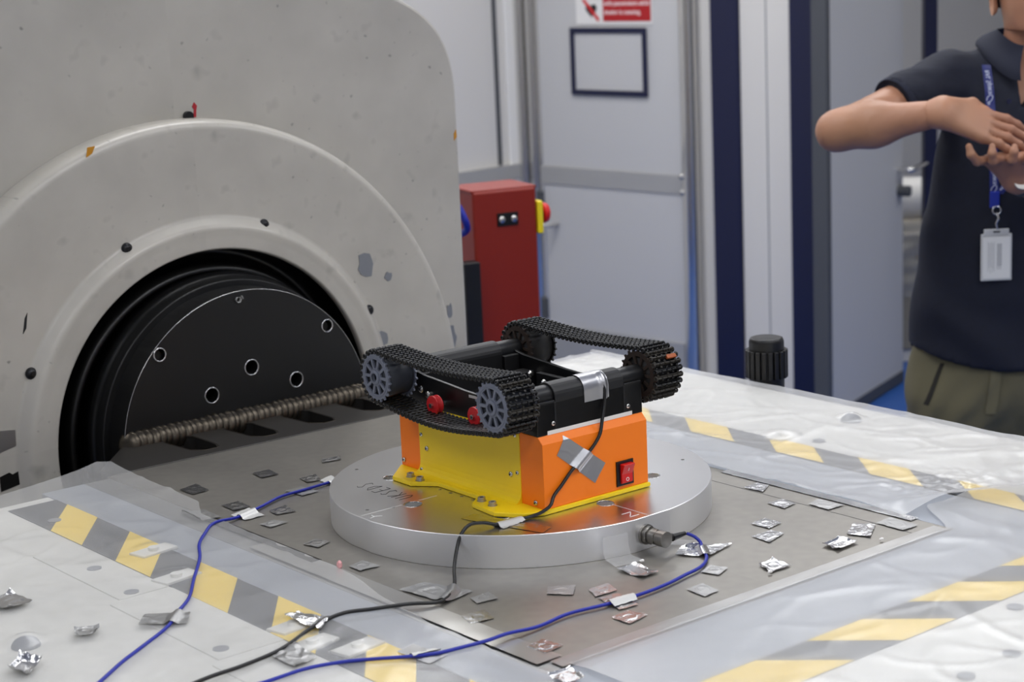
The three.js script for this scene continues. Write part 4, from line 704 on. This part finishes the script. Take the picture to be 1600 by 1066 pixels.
// ---------------------------------------------------------------- the person beyond the table
{
  const P = thing('person', 'person in a navy polo shirt and olive trousers, hands held together at chest height', 'person', [1.8035, 0, -0.5652], -0.6798);
  const sR = [-0.118, 1.482, -0.01], sL = [0.238, 1.482, -0.01], eR = [-0.372, 1.4075, 0.135], wR = [-0.182, 1.447, 0.25], eL = [0.205, 1.20, 0.13], wL = [-0.03, 1.306, 0.232];
  const lerp3 = (a, b, t) => a.map((v, i) => v + (b[i] - v) * t);
  // body
  const neck = capsule([0.062, 1.49, -0.012], [0.060, 1.62, 0.012], 0.062, 0.056);
  const body = blend([
    ellipsoid([0.055, 1.34, -0.005], [0.158, 0.19, 0.098]), ellipsoid([0.028, 1.12, 0], [0.145, 0.2, 0.095]), ellipsoid([0, 0.92, 0], [0.155, 0.14, 0.10]), capsule(sR, sL, 0.05, 0.05), neck,
    capsule(sR, eR, 0.05, 0.037), capsule(lerp3(eR, wR, 0), lerp3(eR, wR, 0.35), 0.034, 0.041), capsule(lerp3(eR, wR, 0.35), wR, 0.041, 0.0255),
    capsule(sL, eL, 0.05, 0.037), capsule(eL, lerp3(eL, wL, 0.35), 0.035, 0.040), capsule(lerp3(eL, wL, 0.35), wL, 0.040, 0.026),
    capsule([-0.095, 0.85, 0], [-0.105, 0.47, 0.01], 0.085, 0.055), capsule([-0.105, 0.47, 0.01], [-0.11, 0.09, -0.01], 0.055, 0.038), capsule([0.095, 0.85, 0], [0.105, 0.47, 0.01], 0.085, 0.055), capsule([0.105, 0.47, 0.01], [0.11, 0.09, -0.01], 0.055, 0.038)], 0.035);
  // head, in its own finer grid
  const hc = [0.050, 1.688, 0.025];
  const skull = blend([ellipsoid([hc[0], hc[1] + 0.03, hc[2] - 0.015], [0.076, 0.098, 0.095]), ellipsoid([hc[0], hc[1] - 0.045, hc[2] + 0.025], [0.056, 0.07, 0.066]), ellipsoid([hc[0], hc[1] - 0.095, hc[2] + 0.055], [0.026, 0.02, 0.026])], 0.03);
  const nose = blend([capsule([hc[0], hc[1] + 0.015, hc[2] + 0.083], [hc[0], hc[1] - 0.03, hc[2] + 0.105], 0.008, 0.012), ellipsoid([hc[0] - 0.012, hc[1] - 0.034, hc[2] + 0.092], [0.009, 0.008, 0.011]), ellipsoid([hc[0] + 0.012, hc[1] - 0.034, hc[2] + 0.092], [0.009, 0.008, 0.011])], 0.012);
  const brow = blend([capsule([hc[0] - 0.045, hc[1] + 0.024, hc[2] + 0.062], [hc[0] - 0.012, hc[1] + 0.024, hc[2] + 0.08], 0.008, 0.008), capsule([hc[0] + 0.045, hc[1] + 0.024, hc[2] + 0.062], [hc[0] + 0.012, hc[1] + 0.024, hc[2] + 0.08], 0.008, 0.008)], 0.01);
  const lips = blend([capsule([hc[0] - 0.022, hc[1] - 0.063, hc[2] + 0.077], [hc[0] + 0.022, hc[1] - 0.063, hc[2] + 0.077], 0.006, 0.006), capsule([hc[0] - 0.018, hc[1] - 0.073, hc[2] + 0.077], [hc[0] + 0.018, hc[1] - 0.073, hc[2] + 0.077], 0.006, 0.006)], 0.003);
  const earOf = (s) => { const c = [hc[0] + s * 0.079, hc[1] - 0.028, hc[2] - 0.012], outer = ellipsoid(c, [0.011, 0.034, 0.020]), lobe = ellipsoid([c[0] - s * 0.002, c[1] - 0.026, c[2] + 0.008], [0.009, 0.012, 0.010]), dip = ellipsoid([c[0] + s * 0.009, c[1] + 0.006, c[2] + 0.003], [0.007, 0.017, 0.010]); return (x, y, z) => Math.max(smin(outer(x, y, z), lobe(x, y, z), 0.008), -dip(x, y, z)); };
  const ears = [earOf(-1), earOf(1)], sock = [-1, 1].map((s) => ellipsoid([hc[0] + s * 0.031, hc[1] + 0.005, hc[2] + 0.088], [0.015, 0.010, 0.012]));
  const headF = (x, y, z) => { let d = smin(skull(x, y, z), nose(x, y, z), 0.018); d = smin(d, brow(x, y, z), 0.015); d = smin(d, lips(x, y, z), 0.008); for (const e of ears) d = smin(d, e(x, y, z), 0.008); d = smin(d, neck(x, y, z), 0.03); for (const s of sock) d = Math.max(d, -s(x, y, z)); return d; };
  // hands
  const n3 = (v) => { const l = Math.hypot(...v); return v.map((q) => q / l); }, add = (a, b, s) => a.map((v, i) => v + b[i] * s), cross = (a, b) => [a[1] * b[2] - a[2] * b[1], a[2] * b[0] - a[0] * b[2], a[0] * b[1] - a[1] * b[0]];
  const dR = n3([0.93, -0.34, 0.10]); let eAx = n3([-0.16, -0.72, 0.68]); const nR = n3(cross(eAx, dR)).map((v) => v * (cross(eAx, dR)[1] > 0 ? 1 : -1));
  const fingers = [], palmR = [];
  const lens = [[0.043, 0.026, 0.02], [0.048, 0.03, 0.021], [0.045, 0.028, 0.02], [0.034, 0.021, 0.018]];
  for (let i = 0; i < 4; i++) {
    const k = add(add(wR, dR, [0.086, 0.090, 0.086, 0.079][i]), eAx, (i - 1.5) * 0.0205), w0 = add(wR, eAx, (i - 1.5) * 0.011);
    palmR.push(capsule(w0, k, 0.0185, 0.0125)); let p = k, dir = n3(add(dR, eAx, (i - 1.5) * 0.05));
    const f = []; [0.02, -0.30, -0.55].forEach((bend, j) => { const dd = n3(add(dir, nR, bend)), q = add(p, dd, lens[i][j]); f.push(capsule(p, q, 0.0098 - j * 0.0009, 0.0092 - j * 0.0012)); p = q; }); fingers.push(blend(f, 0.004));
  }
  const tb = add(add(wR, dR, 0.025), eAx, -0.024), t1 = add(add(tb, dR, 0.035), eAx, -0.022), t2 = add(t1, n3(add(dR, nR, -0.4)), 0.032), t3 = add(t2, n3(add(dR, nR, -0.5)), 0.022);
  const thumbR = blend([capsule(tb, t1, 0.0165, 0.0115), capsule(t1, t2, 0.0115, 0.0105), capsule(t2, t3, 0.0105, 0.008)], 0.006);
  const armR = capsule(lerp3(eR, wR, 0.7), wR, 0.031, 0.0255), palmRf = blend(palmR, 0.014);
  const handR = (x, y, z) => { let d = smin(palmRf(x, y, z), armR(x, y, z), 0.02); let f = 9; for (const g of fingers) f = Math.min(f, g(x, y, z)); d = smin(d, f, 0.006); return smin(d, thumbR(x, y, z), 0.012); };
  const J = [[[-0.095, 1.350, 0.262], [-0.124, 1.352, 0.288], [-0.139, 1.367, 0.298], [-0.143, 1.383, 0.297]], [[-0.076, 1.354, 0.274], [-0.096, 1.353, 0.301], [-0.101, 1.369, 0.310], [-0.100, 1.382, 0.306]], [[-0.056, 1.356, 0.282], [-0.062, 1.355, 0.309], [-0.060, 1.371, 0.316], [-0.058, 1.380, 0.311]], [[-0.034, 1.354, 0.284], [-0.030, 1.355, 0.304], [-0.024, 1.369, 0.309], [-0.021, 1.376, 0.305]]];
  const palmL = blend(J.map((j, i) => capsule(add(wL, [0.5, 0.1, 0.4], (i - 1.5) * 0.009), j[0], 0.0185, 0.0125)), 0.014);
  const fingL = J.map((j) => blend([capsule(j[0], j[1], 0.0098, 0.0092), capsule(j[1], j[2], 0.0092, 0.0085), capsule(j[2], j[3], 0.0085, 0.0066)], 0.004));
  const thumbL = blend([capsule([-0.012, 1.318, 0.252], [0.006, 1.345, 0.276], 0.015, 0.0115), capsule([0.006, 1.345, 0.276], [0.012, 1.372, 0.286], 0.0112, 0.010), capsule([0.012, 1.372, 0.286], [0.006, 1.392, 0.288], 0.010, 0.0078)], 0.006);
  const armL = capsule(lerp3(eL, wL, 0.7), wL, 0.032, 0.026);
  const handL = (x, y, z) => { let d = smin(palmL(x, y, z), armL(x, y, z), 0.02); let f = 9; for (const g of fingL) f = Math.min(f, g(x, y, z)); d = smin(d, f, 0.006); return smin(d, thumbL(x, y, z), 0.012); };
  const cutAt = (p, a, side) => { const n = n3(p.map((v, i) => v - a[i])); return (x, y, z) => side * ((x - p[0]) * n[0] + (y - p[1]) * n[1] + (z - p[2]) * n[2]); };
  const cR = cutAt(lerp3(eR, wR, 0.93), eR, 1), cL = cutAt(lerp3(eL, wL, 0.93), eL, 1), near = (p, r) => (x, y, z) => Math.hypot(x - p[0], y - p[1], z - p[2]) < r;
  const inR = near(wR, 0.07), inL = near(wL, 0.07);
  const bodyCut = (x, y, z) => { let d = body(x, y, z); if (y > 1.60) d = Math.max(d, y - 1.605); if (inR(x, y, z)) d = Math.max(d, cR(x, y, z)); if (inL(x, y, z)) d = Math.max(d, cL(x, y, z)); return d; };
  const bodyGeo = mergeGeometries([
    nets((x, y, z) => -bodyCut(x, y, z), [-0.46, 0.04, -0.2], [0.34, 1.64, 0.34], 0.011),
    nets((x, y, z) => -Math.max(headF(x, y, z), 1.59 - y), [-0.03, 1.57, -0.12], [0.185, 1.87, 0.16], 0.0034),
    nets((x, y, z) => -Math.max(handR(x, y, z), -cR(x, y, z) - 0.012), [-0.24, 1.33, 0.15], [0.06, 1.51, 0.36], 0.003),
    nets((x, y, z) => -Math.max(handL(x, y, z), -cL(x, y, z) - 0.012), [-0.17, 1.24, 0.16], [0.08, 1.42, 0.34], 0.003)]);
  const skinTex = dataTex(256, 256, (u, v) => { const t = 0.95 + 0.10 * fbm(u * 9, v * 9, 3); return [t, t * (0.97 + 0.04 * N3(u * 6, v * 6, 4)), t * 0.96]; });
  part(P, 'body', bodyGeo, std(0xb4866a, 0.52, 0, { map: skinTex }));
  // hair and eyes
  const scalp = blend([ellipsoid([hc[0], hc[1] + 0.04, hc[2] - 0.02], [0.083, 0.102, 0.101]), ellipsoid([hc[0], hc[1] + 0.0, hc[2] - 0.045], [0.079, 0.085, 0.075])], 0.02);
  part(P, 'hair', nets((x, y, z) => { const front = (z - hc[2]) - 0.03 - 0.75 * (y - hc[1] - 0.035), side = Math.abs(x - hc[0]) > 0.068 && z < hc[2] + 0.022 && z > hc[2] + 0.004 && y > hc[1] - 0.035; const d = Math.max(scalp(x, y, z) + 0.0015 * N3(x * 120, y * 60, z * 120), side ? -9 : front, hc[1] - 0.055 - y, side ? -9 : (hc[1] + 0.012 - y) * (z > hc[2] - 0.03 ? 1 : -1) * 0.5); return -d; }, [-0.03, 1.63, -0.13], [0.19, 1.88, 0.16], 0.0045), M.hair);
  for (const s of [-1, 1]) { const e = part(P, 'eye', new THREE.SphereGeometry(0.0115, 20, 14).scale(1.1, 0.72, 1).translate(hc[0] + s * 0.031, hc[1] + 0.004, hc[2] + 0.0705), std(0xe9e6e0, 0.3)); part(e, 'iris', new THREE.SphereGeometry(0.006, 14, 8).scale(1, 1, 0.35).translate(hc[0] + s * 0.031, hc[1] + 0.004, hc[2] + 0.0812), std(0x33241a, 0.3)); part(P, 'eyebrow', tube([[hc[0] + s * 0.016, hc[1] + 0.028, hc[2] + 0.087], [hc[0] + s * 0.032, hc[1] + 0.033, hc[2] + 0.080], [hc[0] + s * 0.048, hc[1] + 0.028, hc[2] + 0.066]], 0.0032, 6), M.hair); }
  part(P, 'lips', [new THREE.CapsuleGeometry(0.0042, 0.034, 4, 10).rotateZ(Math.PI / 2).translate(hc[0], hc[1] - 0.064, hc[2] + 0.0815), new THREE.CapsuleGeometry(0.0046, 0.026, 4, 10).rotateZ(Math.PI / 2).translate(hc[0], hc[1] - 0.0715, hc[2] + 0.0805)], std(0x96604f, 0.5));
  // polo shirt
  const key = [[0.82, 0.004, 0.208, 0.142], [0.93, 0.006, 0.205, 0.138], [1.12, 0.022, 0.197, 0.130], [1.256, 0.036, 0.188, 0.126], [1.385, 0.05, 0.178, 0.118], [1.45, 0.056, 0.160, 0.104], [1.51, 0.06, 0.118, 0.082], [1.56, 0.064, 0.082, 0.070], [1.62, 0.066, 0.07, 0.066]];
  const row = (y) => { let i = 0; while (i < key.length - 2 && y > key[i + 1][0]) i++; const t = clamp((y - key[i][0]) / (key[i + 1][0] - key[i][0])); return key[i].map((v, k) => v + (key[i + 1][k] - v) * t); };
  const sleeveR = capsule(sR, lerp3(sR, eR, 0.62), 0.066, 0.056), sleeveL = capsule(sL, lerp3(sL, eL, 0.62), 0.066, 0.056), yoke = capsule([-0.09, 1.485, -0.012], [0.21, 1.485, -0.012], 0.058, 0.058);
  const cutR = cutAt(lerp3(sR, eR, 0.47), sR, 1), cutL = cutAt(lerp3(sL, eL, 0.50), sL, 1);
  const shirtF = (x, y, z) => {
    const [, cx, rx, rz] = row(y); let d = (Math.hypot((x - cx) / rx, z / rz) - 1) * Math.min(rx, rz);
    d = Math.max(d, y - 1.60); d = smin(d, yoke(x, y, z), 0.05); d = smin(d, Math.max(sleeveR(x, y, z), cutR(x, y, z)), 0.035); d = smin(d, Math.max(sleeveL(x, y, z), cutL(x, y, z)), 0.035);
    d += 0.0028 * Math.sin(y * 34 + x * 30 + 3 * N3(x * 6, y * 6, z * 6)) * smooth(1.5, 1.0, y) + 0.005 * N3(x * 11, y * 7, z * 9) + 0.0035 * N3(x * 26, y * 30, z * 24) * smooth(1.3, 1.45, y);
    return d;
  };
  const shirtCut = (x, y, z) => {
    let d = shirtF(x, y, z); d = Math.max(d, 0.888 + 1.1 * x * x * (z > -0.05 ? 1 : 0.6) - y);
    const w = (y - 1.432) * 0.42, vx = Math.abs(x - 0.014 - (y - 1.432) * 0.36); if (z > 0.0) d = Math.max(d, Math.min((w - vx), 0.03)); // open neck
    return Math.max(d, y - 1.556);
  };
  const shirtTex = dataTex(256, 256, (u, v) => { const t = 0.9 + 0.1 * N3(u * 120, v * 120, 1) + 0.06 * fbm(u * 6, v * 6); return [t, t, t]; });
  const sh = part(P, 'polo_shirt', nets((x, y, z) => -shirtCut(x, y, z), [-0.36, 0.83, -0.22], [0.40, 1.60, 0.24], 0.0075), std(0x10162a, 0.85, 0, { map: shirtTex }));
  const frontZ = (x, y) => { let z = 0.22; while (z > -0.05 && shirtF(x, y, z) > 0) z -= 0.001; return z; };
  // collar with two points, buttons, sleeve hems
  const collarMat = std(0x10162a, 0.85);
  part(sh, 'collar', sheet(64, 10, (u, v) => {
    const a = Math.PI - 2.62 + 5.24 * u, b = Math.abs(u - 0.5) * 2, fl = smooth(0.55, 1, b), out = 1 - (1 - v) * (1 - v), r = 0.066 + 0.040 * out + 0.004 * Math.sin(v * 3);
    return [0.060 + r * Math.sin(a) * 1.06 - 0.03 * fl * Math.sign(u - 0.5) * 0, 1.590 - 0.030 * fl - v * (0.034 + 0.034 * fl), -0.004 + r * Math.cos(a) * 1.0 + fl * (0.018 + 0.022 * v)];
  }), new THREE.MeshStandardMaterial({ color: 0x10162a, roughness: 0.85, side: THREE.DoubleSide }));
  for (const [x, y] of [[-0.012, 1.449], [-0.014, 1.40]]) part(sh, 'button', new THREE.CylinderGeometry(0.0055, 0.0055, 0.002, 16).rotateX(Math.PI / 2).translate(x, y, frontZ(x, y) + 0.001), M.navy);
  const hemRing = (s, e, t, r) => { const p = lerp3(s, e, t), q = new THREE.Quaternion().setFromUnitVectors(V3(0, 0, 1), V3(...n3(e.map((v, i) => v - s[i])))); return new THREE.TorusGeometry(r, 0.004, 8, 40).scale(1, 1, 3).applyQuaternion(q).translate(...p); };
  part(sh, 'sleeve_hem', hemRing(sR, eR, 0.45, 0.0565), collarMat); part(sh, 'sleeve_hem', hemRing(sL, eL, 0.48, 0.0565), collarMat);
  // trousers and shoes
  const trouF0 = blend([ellipsoid([0, 0.87, 0], [0.192, 0.17, 0.122]), capsule([-0.098, 0.80, 0], [-0.11, 0.45, 0.012], 0.104, 0.080), capsule([-0.11, 0.45, 0.012], [-0.115, 0.07, -0.008], 0.080, 0.072), capsule([0.098, 0.80, 0], [0.11, 0.45, 0.012], 0.104, 0.080), capsule([0.11, 0.45, 0.012], [0.115, 0.07, -0.008], 0.080, 0.072)], 0.03);
  const trou = (x, y, z) => { let d = trouF0(x, y, z) + 0.004 * Math.sin((y * 0.6 + Math.abs(x) * 1.3) * 70 + 4 * N3(x * 7, y * 7, z * 7)) * smooth(0.95, 0.7, y) + 0.006 * N3(x * 9, y * 9, z * 9); return Math.max(d, y - 0.955, 0.045 - y); };
  const tr = part(P, 'trousers', nets((x, y, z) => -trou(x, y, z), [-0.25, 0.02, -0.2], [0.25, 0.99, 0.22], 0.009), std(0x66614a, 0.85));
  const tz = (x, y) => { let z = 0.2; while (z > -0.1 && trou(x, y, z) > 0) z -= 0.001; return z; };
  part(tr, 'fly', sheet(4, 16, (u, v) => { const y = 0.915 - v * 0.12, x = -0.048 + u * 0.022 - v * 0.012; return [x, y, tz(x, y) + 0.004]; }), new THREE.MeshStandardMaterial({ color: 0x6c674f, roughness: 0.85, side: THREE.DoubleSide }));
  part(tr, 'pocket_opening', sheet(2, 14, (u, v) => { const y = 0.90 - v * 0.09, x = -0.145 - v * 0.035 + u * 0.008; return [x, y, tz(x, y) + 0.002]; }), new THREE.MeshStandardMaterial({ color: 0x25231d, roughness: 0.9, side: THREE.DoubleSide }));
  for (const s of [-1, 1]) part(P, 'shoe', nets((x, y, z) => -Math.max(blend([ellipsoid([s * 0.115, 0.05, -0.02], [0.045, 0.055, 0.07]), ellipsoid([s * 0.12, 0.035, 0.09], [0.047, 0.045, 0.105])], 0.03)(x, y, z), 0.003 - y), [s * 0.12 - 0.08, -0.02, -0.12], [s * 0.12 + 0.08, 0.13, 0.22], 0.008), std(0x1c1a18, 0.5));

  // lanyard with an identity card, hanging on the shirt
  const L = thing('lanyard', 'royal blue lanyard with white lettering round the person neck, holding a white identity card', 'lanyard', [1.8035, 0, -0.5652], -0.6798);
  const cv = document.createElement('canvas'); cv.width = 1024; cv.height = 64; const k = cv.getContext('2d');
  k.fillStyle = '#13216a'; k.fillRect(0, 0, 1024, 64); k.fillStyle = '#dfe4f2'; k.strokeStyle = '#dfe4f2'; k.lineWidth = 4; k.font = '40px sans-serif';
  for (let i = 0; i < 3; i++) { const x = 40 + i * 345; k.fillText('RAL Space', x, 46); k.beginPath(); k.ellipse(x + 215, 30, 30, 16, -0.5, 0.6, 5.6); k.stroke(); k.beginPath(); k.ellipse(x + 250, 22, 10, 6, 0.3, 0, 6.3); k.stroke(); }
  const lt = new THREE.CanvasTexture(cv); lt.colorSpace = THREE.SRGBColorSpace;
  const lm = new THREE.MeshStandardMaterial({ map: lt, roughness: 0.5, side: THREE.DoubleSide });
  const strap = (name, a, b, w) => part(L, name, (() => { const g = sheet(60, 4, (u, v) => { const x = a[0] + (b[0] - a[0]) * u + (v - 0.5) * w * -1, y = a[1] + (b[1] - a[1]) * u; return [x, y, frontZ(x, y) + 0.0035]; }); return g; })(), lm);
  strap('strap', [-0.047, 1.522], [-0.046, 1.252], 0.017); strap('strap', [0.150, 1.515], [-0.038, 1.262], 0.017);
  part(L, 'strap_neck', sheet(50, 3, (u, v) => { const a = Math.PI * (0.92 * u + 1.04), r = 0.083 + 0.002 * v; return [0.067 + r * Math.cos(a) * 1.05, 1.535 + 0.022 * Math.sin(Math.PI * u) - v * 0.016, -0.015 + r * Math.sin(a)]; }), lm);
  const bz = Math.max(...[1.09, 1.11, 1.13, 1.15, 1.18, 1.20].map((y) => Math.max(frontZ(-0.078, y), frontZ(-0.046, y), frontZ(-0.016, y)))) + 0.006, bx = -0.046;
  part(L, 'strap_join', new RoundedBoxGeometry(0.020, 0.034, 0.005, 2, 0.002).translate(bx, 1.251, frontZ(bx, 1.251) + 0.006), M.lanyard);
  part(L, 'clip', [new THREE.TorusGeometry(0.0085, 0.0016, 8, 20).translate(bx, 1.231, bz), tube([[bx, 1.226, bz], [bx + 0.003, 1.215, bz + 0.003], [bx - 0.001, 1.204, bz + 0.002], [bx + 0.002, 1.192, bz]], 0.0024, 8)], M.bright);
  const ct = document.createElement('canvas'); ct.width = 128; ct.height = 192; const q = ct.getContext('2d'); q.fillStyle = '#e8e8e4'; q.fillRect(0, 0, 128, 192); q.fillStyle = '#b5b5b2'; for (let i = 0; i < 7; i++) q.fillRect(22 + i * 5, 20 + (i % 3) * 4, 2, 140 - (i % 2) * 20); q.fillStyle = '#8d8d8c'; for (let i = 0; i < 6; i++) q.fillRect(66 + i * 4, 30, 2, 120 - (i % 2) * 16);
  const ctex = new THREE.CanvasTexture(ct); ctex.colorSpace = THREE.SRGBColorSpace;
  part(L, 'card_holder', [new RoundedBoxGeometry(0.064, 0.098, 0.004, 2, 0.0018).translate(bx, 1.134, bz), new RoundedBoxGeometry(0.052, 0.016, 0.004, 2, 0.0018).translate(bx, 1.185, bz)], std(0xc9cac8, 0.35));
  part(L, 'identity_card', new THREE.BoxGeometry(0.056, 0.086, 0.001).translate(bx, 1.133, bz + 0.0025), new THREE.MeshStandardMaterial({ map: ctex, roughness: 0.4 }));
  part(L, 'card_slot', new THREE.BoxGeometry(0.014, 0.004, 0.001).translate(bx, 1.187, bz + 0.002), M.darkGrey);
  // watch on the lower wrist
  const Wt = thing('wristwatch', 'wristwatch with a grey case on the lower wrist of the person', 'watch', [1.8035, 0, -0.5652], -0.6798);
  const wp = lerp3(eL, wL, 0.95), wq = new THREE.Quaternion().setFromUnitVectors(V3(0, 0, 1), V3(...n3(wL.map((v, i) => v - eL[i]))));
  part(Wt, 'band', new THREE.TorusGeometry(0.0285, 0.0022, 8, 40).scale(1, 1, 4).applyQuaternion(wq).translate(...wp), M.darkGrey);
  part(Wt, 'case', new THREE.CylinderGeometry(0.016, 0.0165, 0.007, 28).translate(-0.010, 0.0, 0).rotateX(Math.PI / 2 - 0.3).translate(wp[0], wp[1] + 0.004, wp[2] + 0.031), M.bolt);
}

scene.traverse((o) => { if (o.isMesh) { o.castShadow = true; o.receiveShadow = true; } });
renderer.render(scene, camera);
